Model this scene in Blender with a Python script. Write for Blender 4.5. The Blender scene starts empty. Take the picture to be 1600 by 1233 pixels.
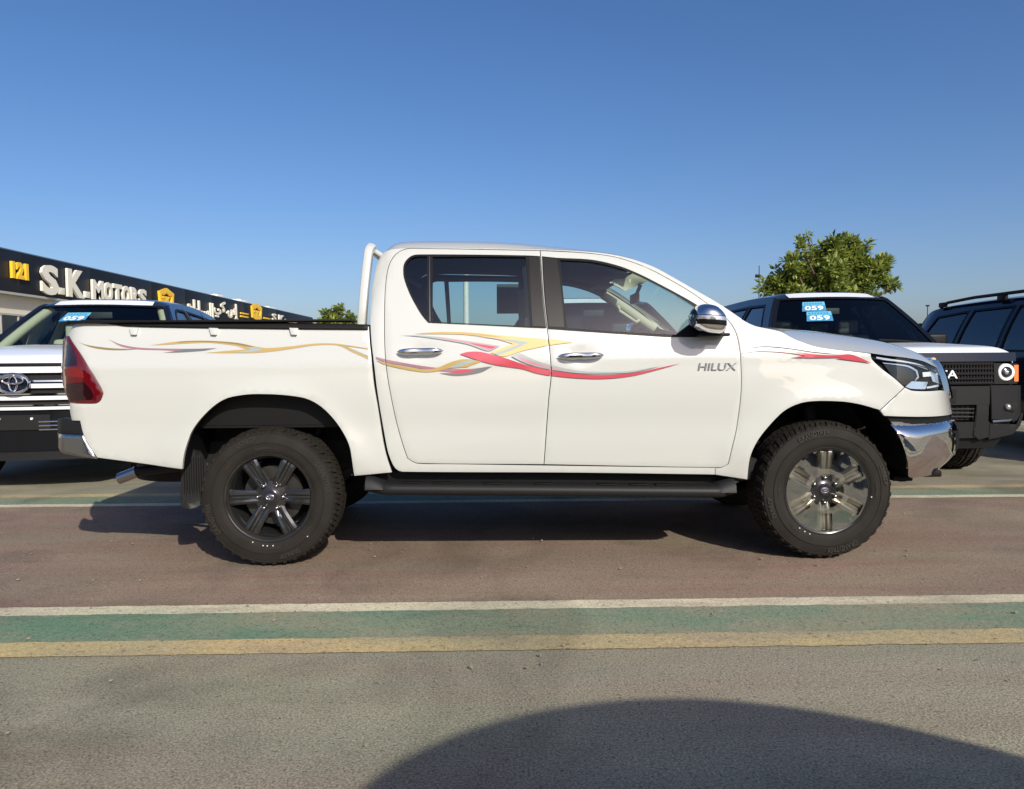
import bpy, bmesh, math, random
from mathutils import Vector, Matrix, noise
from mathutils.geometry import delaunay_2d_cdt
random.seed(7)
R = math.radians
SC = bpy.context.scene
COL = SC.collection
# ------------------------------------------------------------------ camera
FPX = 1190.0                       # focal length in photo pixels (1600 wide)
CX, CY, CH = 1.2551, -4.1241, 1.1374
PSI, TH, RO = .0198, .0468, -.0069
fw = Vector((math.sin(PSI)*math.cos(TH), math.cos(PSI)*math.cos(TH), -math.sin(TH)))
r0 = Vector((math.cos(PSI), -math.sin(PSI), 0)); u0 = r0.cross(fw)
rt = r0*math.cos(RO) + u0*math.sin(RO); up = -r0*math.sin(RO) + u0*math.cos(RO)
CAMP = Vector((CX, CY, CH))
cd = bpy.data.cameras.new('camera'); cam = bpy.data.objects.new('camera', cd); COL.objects.link(cam)
M = Matrix((rt, up, -fw)).transposed().to_4x4(); M.translation = CAMP
cam.matrix_world = M
cd.sensor_width = 36; cd.lens = 36*FPX/1600; cd.clip_end = 5000; cd.clip_start = .05
SC.camera = cam
SC.render.resolution_x = 1024; SC.render.resolution_y = 789
# ------------------------------------------------------------------ light
SUNV = Vector((.68, -1.5, 1.0)).normalized()
el = math.asin(SUNV.z); az = math.atan2(SUNV.x, SUNV.y)
w = bpy.data.worlds.new("World"); SC.world = w; w.use_nodes = True
nt = w.node_tree; nt.nodes.clear()
sk = nt.nodes.new('ShaderNodeTexSky'); sk.sky_type = 'NISHITA'; sk.sun_disc = False
sk.sun_elevation = el; sk.sun_rotation = az; sk.altitude = 0; sk.air_density = .85; sk.dust_density = 2.0; sk.ozone_density = 2.6
bg = nt.nodes.new('ShaderNodeBackground'); bg.inputs[1].default_value = .118
wo = nt.nodes.new('ShaderNodeOutputWorld')
hs = nt.nodes.new('ShaderNodeHueSaturation'); hs.inputs['Saturation'].default_value = 1.22; hs.inputs['Value'].default_value = 1.0
tn = nt.nodes.new('ShaderNodeMix'); tn.data_type = 'RGBA'; tn.blend_type = 'MULTIPLY'; tn.inputs[0].default_value = 1.0; tn.inputs[7].default_value = (1.10, 1.04, 1.12, 1)
nt.links.new(sk.outputs[0], hs.inputs['Color']); nt.links.new(hs.outputs[0], tn.inputs[6]); nt.links.new(tn.outputs[2], bg.inputs[0]); nt.links.new(bg.outputs[0], wo.inputs[0])
sl = bpy.data.lights.new('sun', 'SUN'); sl.energy = 5.0; sl.angle = R(.5); sl.color = (1, .94, .80)
so = bpy.data.objects.new('sun', sl); COL.objects.link(so)
so.rotation_euler = SUNV.to_track_quat('Z', 'Y').to_euler(); so.location = (6, -14, 10)
SC.view_settings.view_transform = 'Standard'; SC.view_settings.look = 'None'
SC.view_settings.exposure = 0; SC.view_settings.gamma = 1
# ------------------------------------------------------------------ helpers
def ray(px, py):
    return (fw + rt*((px-800)/FPX) - up*((py-616.5)/FPX))
def at_y(px, py, y):
    d = ray(px, py); return CAMP + d*((y-CAMP.y)/d.y)
def at_x(px, py, x):
    d = ray(px, py); return CAMP + d*((x-CAMP.x)/d.x)
def hit(px, py, Y):
    """first point on the height field y = Y(x,z) along the sight line"""
    d = ray(px, py); d = d/d.y
    best = None; lo = -.25; gl = None; y = lo
    while y < .95:
        p = CAMP + d*(y-CAMP.y); g = y - Y(p.x, p.z)
        if best is None or abs(g) < best[0]: best = (abs(g), p)
        if gl is not None and gl < 0 <= g:
            a, b = y-.02, y
            for _ in range(24):
                m = (a+b)/2; q = CAMP + d*(m-CAMP.y)
                if m - Y(q.x, q.z) < 0: a = m
                else: b = m
            return (q.x, q.z)
        gl = g; y += .02
    return (best[1].x, best[1].z)
def hits(pts, Y): return [hit(a, b, Y) for a, b in pts]
def area2(p): return sum(p[i-1][0]*p[i][1]-p[i][0]*p[i-1][1] for i in range(len(p)))/2
def spl(pts, closed=True, seg=.03, ang=38):
    """Catmull-Rom through the points, corners sharper than ang kept"""
    n = len(pts); P = [Vector(p) for p in pts]; out = []
    def corner(i):
        if not closed and i in (0, n-1): return True
        a = P[i]-P[i-1]; b = P[(i+1) % n]-P[i]
        if a.length < 1e-7 or b.length < 1e-7: return True
        return a.angle(b) > R(ang)
    for i in range(n if closed else n-1):
        p1, p2 = P[i], P[(i+1) % n]; L = (p2-p1).length
        if L < 1e-7: continue
        m1 = (p2-P[i-1])*.5 if not corner(i) else (p2-p1)
        m2 = (P[(i+2) % n]-p1)*.5 if not corner((i+1) % n) else (p2-p1)
        if m1.length > L: m1 = m1*(L/m1.length)
        if m2.length > L: m2 = m2*(L/m2.length)
        k = max(1, int(math.ceil(L/seg)))
        for j in range(k):
            t = j/k; t2 = t*t; t3 = t2*t
            out.append(tuple(p1*(2*t3-3*t2+1)+m1*(t3-2*t2+t)+p2*(-2*t3+3*t2)+m2*(t3-t2)))
    if not closed: out.append(tuple(P[-1]))
    return out
def offs(pts, d):
    """offset polygon, d>0 grows it"""
    s = 1 if area2(pts) > 0 else -1; n = len(pts); o = []
    for i in range(n):
        a = Vector(pts[i])-Vector(pts[i-1]); b = Vector(pts[(i+1) % n])-Vector(pts[i])
        a = a.normalized() if a.length > 1e-9 else b.normalized(); b = b.normalized() if b.length > 1e-9 else a
        na = Vector((a.y, -a.x)); nb = Vector((b.y, -b.x)); m = na+nb
        if m.length < .3: m = na
        m = m/max(.5, m.dot(na)) if m.dot(na) > .5 else m.normalized()
        o.append((pts[i][0]+s*d*m.x, pts[i][1]+s*d*m.y))
    return o
def inside(p, poly):
    x, y = p; c = False; n = len(poly)
    for i in range(n):
        x1, y1 = poly[i-1]; x2, y2 = poly[i]
        if (y1 > y) != (y2 > y) and x < (x2-x1)*(y-y1)/(y2-y1)+x1: c = not c
    return c
def link(name, me, m=None, parent=None, smooth=35):
    o = bpy.data.objects.new(name, me); COL.objects.link(o)
    if m is not None:
        for q in (m if isinstance(m, (list, tuple)) else [m]): me.materials.append(q)
    if parent is not None: o.parent = parent
    if smooth:
        me.polygons.foreach_set('use_smooth', [True]*len(me.polygons))
        me.set_sharp_from_angle(angle=R(smooth))
    return o
def obj(name, bm, m, parent=None, smooth=35, off=None):
    bmesh.ops.recalc_face_normals(bm, faces=bm.faces) if smooth != -1 else None
    me = bpy.data.meshes.new(name); bm.to_mesh(me); bm.free()
    if off is not None:
        me.transform(Matrix.Translation(-Vector(off)))
    return link(name, me, m, parent, abs(smooth))
def thing(name, label, cat, loc=(0, 0, 0), rz=0, group=None):
    o = bpy.data.objects.new(name, None); COL.objects.link(o); o.location = loc; o.rotation_euler = (0, 0, rz)
    o.empty_display_size = .2
    o['label'] = label; o['category'] = cat
    if group: o['group'] = group
    return o
def tag(o, label, cat, group=None):
    o['label'] = label; o['category'] = cat
    if group: o['group'] = group
    return o
def panel(name, poly, f, m, parent=None, holes=(), clip=None, step=.05, thick=.012, soft=0., tdir=(0, 1, 0), off=None, smooth=35, flip=False, bm=None):
    """sheet in parameter space (a,b) mapped by f to 3D, with holes, optional clip polygon and a lip"""
    tdir = Vector(tdir)
    co = [Vector(p) for p in poly]; faces = [list(range(len(co)))]
    hs = list(holes); extra = hs + ([clip] if clip else [])
    for h in extra:
        s = len(co); co += [Vector(p) for p in h]; faces.append(list(range(s, s+len(h))))
    xs = [p[0] for p in poly]; ys = [p[1] for p in poly]
    allp = [Vector(c) for c in co]
    if soft:
        for q in offs(poly, -.006):
            if inside(q, poly) and not any(inside(q, h) for h in hs): co.append(Vector(q))
    if step:
        cell = {}
        for p in allp: cell.setdefault((int(p[0]//step), int(p[1]//step)), []).append(p)
        a = min(xs)+step*.5; row = 0
        while a < max(xs):
            b = min(ys)+step*(.5 if row % 2 else .0)
            while b < max(ys):
                q = (a, b)
                if inside(q, poly) and not any(inside(q, h) for h in hs):
                    i, j = int(a//step), int(b//step); near = False
                    for di in (-1, 0, 1):
                        for dj in (-1, 0, 1):
                            for p in cell.get((i+di, j+dj), ()):
                                if (p-Vector(q)).length < step*.45: near = True
                    if not near: co.append(Vector(q))
                b += step
            a += step*.9; row += 1
    edg = [(f_[i-1], f_[i]) for f_ in faces for i in range(len(f_))]
    V, Ed, Fa, ov, oe, of = delaunay_2d_cdt(co, edg, [], 0, 1e-6)
    ok = []
    for t in Fa:
        c_ = ((V[t[0]][0]+V[t[1]][0]+V[t[2]][0])/3, (V[t[0]][1]+V[t[1]][1]+V[t[2]][1])/3)
        if inside(c_, poly) and not any(inside(c_, h) for h in hs) and (clip is None or inside(c_, clip)): ok.append(t)
    own = bm is None
    if own: bm = bmesh.new()
    vm = {}; new = []
    for t in ok:
        vs = []
        for i in t:
            if i not in vm: vm[i] = bm.verts.new(f(V[i][0], V[i][1]))
            vs.append(vm[i])
        try: new.append(bm.faces.new(vs))
        except ValueError: pass
    fs = set(new)
    be = [e for e in {e for fc in new for e in fc.edges} if sum(1 for x in e.link_faces if x in fs) == 1]
    if soft:
        for v in {v for e in be for v in e.verts}: v.co += tdir*soft
    if thick:
        nv = {}
        for e in be:
            for v in e.verts:
                if v not in nv: nv[v] = bm.verts.new(v.co+tdir*thick)
        for e in be:
            a, b = e.verts
            try: bm.faces.new((a, b, nv[b], nv[a]))
            except ValueError: pass
    if not own: return bm
    bmesh.ops.remove_doubles(bm, verts=bm.verts, dist=1e-6)
    # orient: front side against tdir
    bm.normal_update()
    for fc in bm.faces: pass
    me = bpy.data.meshes.new(name)
    bmesh.ops.recalc_face_normals(bm, faces=bm.faces)
    bm.to_mesh(me); bm.free()
    if off is not None: me.transform(Matrix.Translation(-Vector(off)))
    return link(name, me, m, parent, smooth)
def grid(rows, bm=None, closed=False):
    own = bm is None
    if own: bm = bmesh.new()
    vs = [[bm.verts.new(p) for p in r] for r in rows]
    for i in range(len(vs)-1):
        n = len(vs[i])
        for j in range(n if closed else n-1):
            a, b, c, d = vs[i][j], vs[i][(j+1) % n], vs[i+1][(j+1) % n], vs[i+1][j]
            try: bm.faces.new((a, b, c, d))
            except ValueError: pass
    return bm
def box(bm, c, s, bev=0, rot=None, segs=2):
    r = bmesh.ops.create_cube(bm, size=1); vs = r['verts']
    for v in vs: v.co = Vector((v.co.x*s[0], v.co.y*s[1], v.co.z*s[2]))
    if bev:
        es = list({e for v in vs for e in v.link_edges})
        rr = bmesh.ops.bevel(bm, geom=es, offset=min(bev, min(s)*.48), segments=segs, affect='EDGES', profile=.6)
        vs = list({v for fc in rr['faces'] for v in fc.verts} | {v for v in vs if v.is_valid})
    if rot is not None:
        for v in vs: v.co = rot @ v.co
    for v in vs: v.co += Vector(c)
    return vs
def cyl(bm, a, b, r1, r2=None, n=12, cap=True):
    a = Vector(a); b = Vector(b); r2 = r1 if r2 is None else r2
    z = (b-a).normalized(); x = z.orthogonal().normalized(); y = z.cross(x)
    R1 = [bm.verts.new(a+(x*math.cos(2*math.pi*k/n)+y*math.sin(2*math.pi*k/n))*r1) for k in range(n)]
    R2 = [bm.verts.new(b+(x*math.cos(2*math.pi*k/n)+y*math.sin(2*math.pi*k/n))*r2) for k in range(n)]
    for k in range(n): bm.faces.new((R1[k], R1[(k+1) % n], R2[(k+1) % n], R2[k]))
    if cap: bm.faces.new(R1[::-1]); bm.faces.new(R2)
def tube(bm, pts, r, n=10):
    for i in range(len(pts)-1): cyl(bm, pts[i], pts[i+1], r, n=n)
def sweep(bm, pts, rx, n=10, cap=True):
    """tube along a path; rx radius or list"""
    P = [Vector(p) for p in pts]; rings = []
    ref = Vector((0, 0, 1))
    for i, p in enumerate(P):
        t = (P[min(i+1, len(P)-1)]-P[max(i-1, 0)]).normalized()
        x = t.cross(ref); x = x.normalized() if x.length > .1 else t.orthogonal().normalized(); y = t.cross(x)
        r = rx[i] if isinstance(rx, (list, tuple)) else rx
        rings.append([bm.verts.new(p+(x*math.cos(2*math.pi*k/n)+y*math.sin(2*math.pi*k/n))*r) for k in range(n)])
    for i in range(len(rings)-1):
        for k in range(n): bm.faces.new((rings[i][k], rings[i][(k+1) % n], rings[i+1][(k+1) % n], rings[i+1][k]))
    if cap: bm.faces.new(rings[0][::-1]); bm.faces.new(rings[-1])
def rev(bm, prof, n=64, c=(0, 0, 0)):
    """revolve (r,y) about the Y axis"""
    c = Vector(c); rings = []
    for r, y in prof:
        rings.append([bm.verts.new(c+Vector((r*math.cos(2*math.pi*k/n), y, r*math.sin(2*math.pi*k/n)))) for k in range(n)])
    for i in range(len(rings)-1):
        for k in range(n): bm.faces.new((rings[i][k], rings[i][(k+1) % n], rings[i+1][(k+1) % n], rings[i+1][k]))
def text_mesh(txt, ext=.02, bold=0., shear=0., res=3, mono=False):
    """font text as a mesh in the XY plane, fitted to the unit box"""
    c = bpy.data.curves.new('t', 'FONT'); c.body = txt; c.extrude = ext; c.offset = bold; c.shear = shear; c.resolution_u = res
    o = bpy.data.objects.new('t', c); COL.objects.link(o)
    dg = bpy.context.evaluated_depsgraph_get(); dg.update()
    me = bpy.data.meshes.new_from_object(o.evaluated_get(dg)); bpy.data.objects.remove(o); bpy.data.curves.remove(c)
    xs = [v.co.x for v in me.vertices]; ys = [v.co.y for v in me.vertices]; zs = [v.co.z for v in me.vertices]
    x0, x1, y0, y1 = min(xs), max(xs), min(ys), max(ys); zr = max(zs)-min(zs) or 1
    for v in me.vertices: v.co = ((v.co.x-x0)/(x1-x0), (v.co.y-y0)/(y1-y0), (v.co.z-min(zs))/zr)
    return me
def text_on(name, txt, f, m, parent=None, off=None, bold=0., shear=0., bm=None, ext=.02, res=3):
    """f(u,v,w) maps unit box to 3D (w is 0..1 depth, 1 at the front)"""
    me = text_mesh(txt, ext, bold, shear, res)
    for v in me.vertices: v.co = f(v.co.x, v.co.y, v.co.z)
    if bm is not None: bm.from_mesh(me); bpy.data.meshes.remove(me); return
    if off is not None: me.transform(Matrix.Translation(-Vector(off)))
    return link(name, me, m, parent, 40)
# ------------------------------------------------------------------ materials
def mat(name, col, rough=.5, metal=0., coat=0., coat_r=.03, noise_amt=0., noise_scale=8., bump=0., bump_scale=60., spec=.5, alpha=1., detail=4., ior=None):
    m = bpy.data.materials.new(name); m.use_nodes = True; t = m.node_tree; b = t.nodes['Principled BSDF']
    b.inputs['Base Color'].default_value = (*col, 1); b.inputs['Roughness'].default_value = rough
    b.inputs['Metallic'].default_value = metal; b.inputs['Coat Weight'].default_value = coat; b.inputs['Coat Roughness'].default_value = coat_r
    b.inputs['Specular IOR Level'].default_value = spec
    if ior: b.inputs['Coat IOR'].default_value = ior
    if noise_amt or bump:
        tc = t.nodes.new('ShaderNodeTexCoord')
    if noise_amt:
        n = t.nodes.new('ShaderNodeTexNoise'); n.inputs['Scale'].default_value = noise_scale; n.inputs['Detail'].default_value = detail
        t.links.new(tc.outputs['Object'], n.inputs['Vector'])
        mx = t.nodes.new('ShaderNodeMix'); mx.data_type = 'RGBA'
        mx.inputs[6].default_value = (*[c*(1-noise_amt) for c in col], 1); mx.inputs[7].default_value = (*[min(1, c*(1+noise_amt)) for c in col], 1)
        t.links.new(n.outputs[0], mx.inputs[0]); t.links.new(mx.outputs[2], b.inputs['Base Color'])
    if bump:
        n2 = t.nodes.new('ShaderNodeTexNoise'); n2.inputs['Scale'].default_value = bump_scale; n2.inputs['Detail'].default_value = 3
        t.links.new(tc.outputs['Object'], n2.inputs['Vector'])
        bp = t.nodes.new('ShaderNodeBump'); bp.inputs['Strength'].default_value = bump; bp.inputs['Distance'].default_value = .02
        t.links.new(n2.outputs[0], bp.inputs['Height']); t.links.new(bp.outputs[0], b.inputs['Normal'])
    return m
def glassmat(name, tint, refl=.05, rough=.0, fres=1.5, base=None):
    m = bpy.data.materials.new(name); m.use_nodes = True; t = m.node_tree; t.nodes.clear()
    o = t.nodes.new('ShaderNodeOutputMaterial'); tr = t.nodes.new('ShaderNodeBsdfTransparent'); tr.inputs[0].default_value = (*tint, 1)
    g = t.nodes.new('ShaderNodeBsdfGlossy'); g.inputs['Roughness'].default_value = rough; g.inputs['Color'].default_value = (1, 1, 1, 1)
    fr = t.nodes.new('ShaderNodeFresnel'); fr.inputs[0].default_value = fres
    ad = t.nodes.new('ShaderNodeMath'); ad.operation = 'ADD'; ad.inputs[1].default_value = refl; ad.use_clamp = True
    mx = t.nodes.new('ShaderNodeMixShader')
    t.links.new(fr.outputs[0], ad.inputs[0]); t.links.new(ad.outputs[0], mx.inputs[0]); t.links.new(tr.outputs[0], mx.inputs[1]); t.links.new(g.outputs[0], mx.inputs[2])
    t.links.new(mx.outputs[0], o.inputs[0])
    return m
WHITE = mat('white_paint', (.50, .51, .49), .34, coat=1., coat_r=.015, ior=1.6)
BLACKP = mat('black_paint', (.006, .007, .009), .12, spec=.3)
CHROME = mat('chrome', (.78, .78, .78), .06, metal=1.)
DARKCHROME = mat('satin_metal', (.35, .35, .36), .25, metal=1.)
PLAS = mat('black_plastic', (.006, .006, .0065), .55, bump=.1, bump_scale=500, spec=.2)
PLASG = mat('grey_plastic', (.013, .0135, .015), .5, bump=.1, bump_scale=500, spec=.25)
SEAL = mat('rubber_seal', (.005, .005, .006), .5, spec=.2)
PILLAR = mat('pillar_film', (.013, .012, .012), .4, spec=.3)
GAP = mat('inner_black', (.006, .006, .006), .9)
RUB = mat('tyre_rubber', (.016, .0138, .0115), .7, noise_amt=.6, noise_scale=9, bump=.25, bump_scale=300, spec=.22)
RIMB = mat('gloss_black_rim', (.07, .073, .078), .13, metal=.8, coat=.6)
HUBG = mat('hub_grey', (.07, .07, .075), .25, metal=.8)
DISC = mat('brake_disc', (.05, .048, .045), .4, metal=.6, noise_amt=.3, noise_scale=20)
GLASS = glassmat('window_glass', (.72, .84, .82), .04)
GLASSD = glassmat('tinted_glass', (.10, .13, .16), .05)
GLASSW = glassmat('windscreen_glass', (.80, .92, .86), .01, fres=1.02)
CLEAR = glassmat('clear_lens', (.95, .97, .99), .02, fres=1.35)
FILM = glassmat('clear_wheel_film', (.80, .77, .68), .28, rough=.04)
SEATM = mat('seat_fabric_dark', (.035, .037, .042), .6, coat=.5, bump=.3, bump_scale=40)
BEIGE = mat('interior_beige', (.42, .38, .30), .7)
HEADL = mat('headliner_grey', (.25, .25, .25), .9)
DASH = mat('dash_black', (.025, .025, .028), .6)
# ================================================================== pickup truck
W = 1.84
def sm(t): t = max(0., min(1., t)); return t*t*(3-2*t)
HND = [(0, 0)]
def Yb(x, z):
    """depth of the body side behind the outermost plane"""
    if z < 1.0: y = .05*((1.0-z)/.6)**2
    elif z < 1.27: y = .03*((z-1)/.27)**2
    else: y = .03+.30*(z-1.27)+.28*(z-1.27)**2
    y += .007*math.exp(-((z-.78)/.10)**2)-.005*math.exp(-((z-(1.115+.012*x))/.030)**2)
    if x > 3.3:
        L = .745-.24*max(0, z-.66) - .5*max(0, .62-z)**1.5
        t = (x-3.3)/L; y += .42*t**2.6
    if x < -.95:
        t = (-.95-x)/.2; y += .14*t**2.5
    # blistered wheel arches
    for wx in (0., 3.085):
        r = math.hypot((x-wx)*.94, z-.36); y -= .022*math.exp(-((r-.50)/.10)**2)*sm((z-.42)/.2)
    for hx, hz in HANDLES:
        y += .016*math.exp(-(((x-hx)/.075)**2+((z-hz)/.035)**2))
    return y
HANDLES = []
HANDLES = [hit(657, 549, Yb), hit(907, 556, Yb)]
def Yc(x, z):
    y = Yb(x, z)
    xr = .50 + max(0, z-1.33)*.19
    d = x-xr
    if d < .09: y += .055*((.09-d)/.09)**2
    return y
def fN(Y, o=0.): return lambda a, b: Vector((a, Y(a, b)+o, b))
def fF(Y, o=0.): return lambda a, b: Vector((a, W-Y(a, b)-o, b))
truck = thing('pickup_truck', 'white double cab pickup with gold, grey and red side stripes', 'pickup truck', (1.54, W/2, 0))
TO = truck.location.copy()
def P(name, bm, m, parent=truck, smooth=35):
    return obj(name, bm, m, parent, smooth, off=TO if True else None)
def pan(name, poly, Y, m, parent=truck, o=0., both=True, **k):
    a = panel(name, poly, fN(Y, o), m, parent, off=TO, **k)
    b = None
    if both:
        b = panel(name, poly, fF(Y, o), m, parent if both is True else both, off=TO, tdir=(0, -1, 0), **k)
    return a, b
# ---- traced lines on the body side (photo pixels -> real surface points)
REAR_DOOR_BACK = [(646, 388), (631, 389.7), (618.6, 397), (610, 409), (604.8, 426), (601.6, 455.6), (600.6, 508.7), (601.6, 551), (604.8, 585), (611, 620), (620, 662), (631, 700), (637, 716.5), (651, 724)]
BGAP = [(844, 391.5), (846.5, 430), (849, 466), (854.5, 512), (858.7, 547), (861, 572.5), (860.8, 593.7), (857.7, 620), (854, 670), (850, 726)]
rdoor_px = REAR_DOOR_BACK + BGAP[::-1]
fdoor_px = [(844, 391.5), (903.7, 394.4), (940, 398), (967.5, 403), (1010, 417.8), (1052.5, 440), (1084, 459), (1114, 480.5), (1131, 493), (1143.9, 508), (1152.4, 527), (1156.6, 550.6), (1158.7, 593), (1156.6, 630), (1151, 670), (1144, 700), (1138, 725), (1126, 731)] + BGAP[::-1][:-1]
ROOFL = [(590.5, 409), (596, 399), (604, 392), (618, 388.6), (646, 387), (700, 386.8), (780, 388), (844, 389.5), (903.7, 392), (940, 395.2), (967, 399.5), (985, 404)]
cab_px = ROOFL + [(1020.6, 416.7), (1052.5, 433.7), (1084, 451.8), (1116, 470), (1137.5, 483.7), (1159, 498.5), (1164, 560), (1160, 640), (1150, 700), (1142, 728), (1117, 732), (1117, 741.5), (900, 738.5), (628, 737), (618, 732), (612, 722), (606, 705), (601, 680), (594, 640), (588, 600), (584, 565), (581, 540), (579, 508), (579.5, 480), (582, 450), (586, 425)]
arch_r = [(284.4, 733), (287, 711), (291.7, 694), (299, 674.6), (313.6, 654), (335.5, 633), (355, 622), (380, 617), (400.7, 615.7), (438, 616.8), (475.5, 622), (498, 632.7), (517.7, 650.6), (535.6, 675), (547, 701), (553.5, 743.5)]
bed_px = [(116.5, 505.5), (111, 514), (107, 523), (124, 550), (143, 581), (158, 606), (161.5, 614), (158, 625), (150.5, 630), (128, 630.5), (109, 629.5), (109, 642), (112, 657), (125, 657.5), (130, 678), (139, 697), (152, 715)] + arch_r + [(612, 738), (603, 710), (597, 680), (590, 635), (584, 600), (580, 560), (577, 530), (576, 510), (400, 507), (200, 504), (160, 504.5)]
arch_f = [(1168, 749.6), (1172.5, 715), (1183, 691), (1201, 667), (1225, 643), (1249, 631), (1276, 627), (1318, 628), (1345, 632.5), (1375, 641)]
fend_px = [(1137.5, 483.7), (1159, 498.5), (1180, 509), (1219, 517.4), (1240, 528.5), (1270, 539.6), (1300, 545), (1361, 552.5), (1362.5, 561), (1378, 576), (1396, 589.5), (1413.5, 605)] + arch_f[::-1] + [(1117.5, 742), (1117.5, 731.5), (1126, 731), (1138, 725), (1144, 700), (1151, 670), (1156.6, 630), (1158.7, 593), (1156.6, 550.6), (1152.4, 527), (1143.9, 508), (1131, 493)]
S = lambda px, Y=Yb, **k: spl(hits(px, Y), **k)
rdoor, fdoor, cab, bed, fend = S(rdoor_px, Yc), S(fdoor_px), S(cab_px, Yc), S(bed_px), S(fend_px)
rdlo = S([(630.5, 417), (633.5, 408.5), (642, 400.4), (652.6, 397.8), (740, 398), (824.7, 399.3), (843.6, 400.3), (845.5, 430), (848, 466), (853.5, 513), (760, 508.3), (669.6, 504), (659, 491.7), (642, 462), (631.5, 434)])
fdlo = S([(847, 400.6), (872, 403), (925, 406), (967.5, 415.7), (999, 428.4), (1031, 444.4), (1063, 461.4), (1086.5, 475), (1106, 489), (1126, 506), (1133, 521.5), (1110, 526), (1080, 526.8), (1040, 526), (978, 522), (856.5, 514), (851, 466), (848.5, 430)])
quart = S([(633.5, 418), (636.5, 410), (644, 403), (653, 400.8), (667.5, 400.8), (668, 499.5), (660, 488), (645, 462), (634.5, 434)])
rglass = S([(676.5, 401.5), (750, 401), (821, 402), (824.5, 440), (828.5, 510), (750, 506.5), (676, 503)], ang=20)
fglass = S([(875, 406.5), (925, 409.5), (967, 419), (999, 431.5), (1031, 447.5), (1063, 464.5), (1086, 479), (1103, 494), (1080, 505), (1056, 523), (978, 519), (886, 512.5), (880, 460)], ang=20)
roof_sail = 0
# door skins with window openings (openings hidden under the black window frames)
doors = []
for dpoly, holes, Y in ((rdoor, (offs(quart, .006), offs(rglass, .006)), Yc), (fdoor, (offs(fglass, .006),), Yb)):
    doors.append(pan('door', offs(dpoly, -.0022), Y, WHITE, holes=holes, step=.035, soft=.0015, thick=.02))
dn = [doors[0][0], doors[1][0]]; df = [doors[0][1], doors[1][1]]
for k, (dlo, gl, Y) in enumerate(((rdlo, [quart, rglass], Yc), (fdlo, [fglass], Yb))):
    for side, dr in ((0, dn[k]), (1, df[k])):
        f = fN(Y, -.004) if side == 0 else fF(Y, -.004); td = (0, 1, 0) if side == 0 else (0, -1, 0)
        fi = fN(Y, .006) if side == 0 else fF(Y, .006); fm = fN(Y, -.0055) if side == 0 else fF(Y, -.0055)
        panel('window_frame', dlo, f, SEAL, dr, holes=gl, tdir=td, thick=.014, off=TO)
        for g in gl:
            panel('window_pane', offs(g, .004), fi, GLASS, dr, tdir=td, thick=0, off=TO)
bpl_r = S([(826.5, 401.5), (843.2, 402), (848, 466), (852.3, 510.5), (832, 509.5), (829, 460)], ang=20)
bpl_f = S([(848, 402.5), (870, 404.5), (876, 450), (881.5, 511.5), (857.5, 510.5), (852, 466)], ang=20)
for k, bp in enumerate((bpl_r, bpl_f)):
    panel('pillar_trim', bp, fN(Yb, -.006), PILLAR, dn[k], thick=.003, off=TO)
    panel('pillar_trim', bp, fF(Yb, -.006), PILLAR, df[k], thick=.003, tdir=(0, -1, 0), off=TO)
# bright edge between quarter light and door glass
tr = S([(671, 401), (672, 401), (672.6, 502.5), (671.4, 502.5)], ang=20)
panel('window_frame', tr, fN(Yb, -.007), DARKCHROME, dn[0], thick=.004, off=TO, step=0)
# cab shell, bed side, fender
uni = offs(S([(p[0], p[1]) for p in rdoor_px[:14]] + [(700, 725)] + fdoor_px[17:18] + [(1144, 728), (1170, 728), (1170, 510)] + fdoor_px[8::-1][:9], Yc), .0015)
cab_shell, _ = pan('cab', cab, Yc, WHITE, holes=(uni,), step=.035, soft=.0015, thick=.02)
bed_side, _ = pan('cargo_bed', bed, Yb, WHITE, step=.035, soft=.002, thick=.02)
fender, _ = pan('fender', offs(fend, -.0018), Yb, WHITE, step=.03, soft=.0015, thick=.02)
# black backing behind every shut line
back = S([(600, 402), (646, 392), (844, 395), (967.5, 406), (1010, 421), (1084, 461), (1131, 495), (1215, 520), (1290, 547), (1355, 555), (1372, 580), (1400, 603), (1368, 632)] + arch_f[::-1][1:] + [(1110, 738), (630, 733), (612, 715), (594, 600), (586, 520), (588, 450)], Yc, ang=20)
pan('door_frame', back, Yc, GAP, o=.022, holes=(offs(quart, .02), offs(rglass, .02), offs(fglass, .02)), step=.06, thick=.05)
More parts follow.
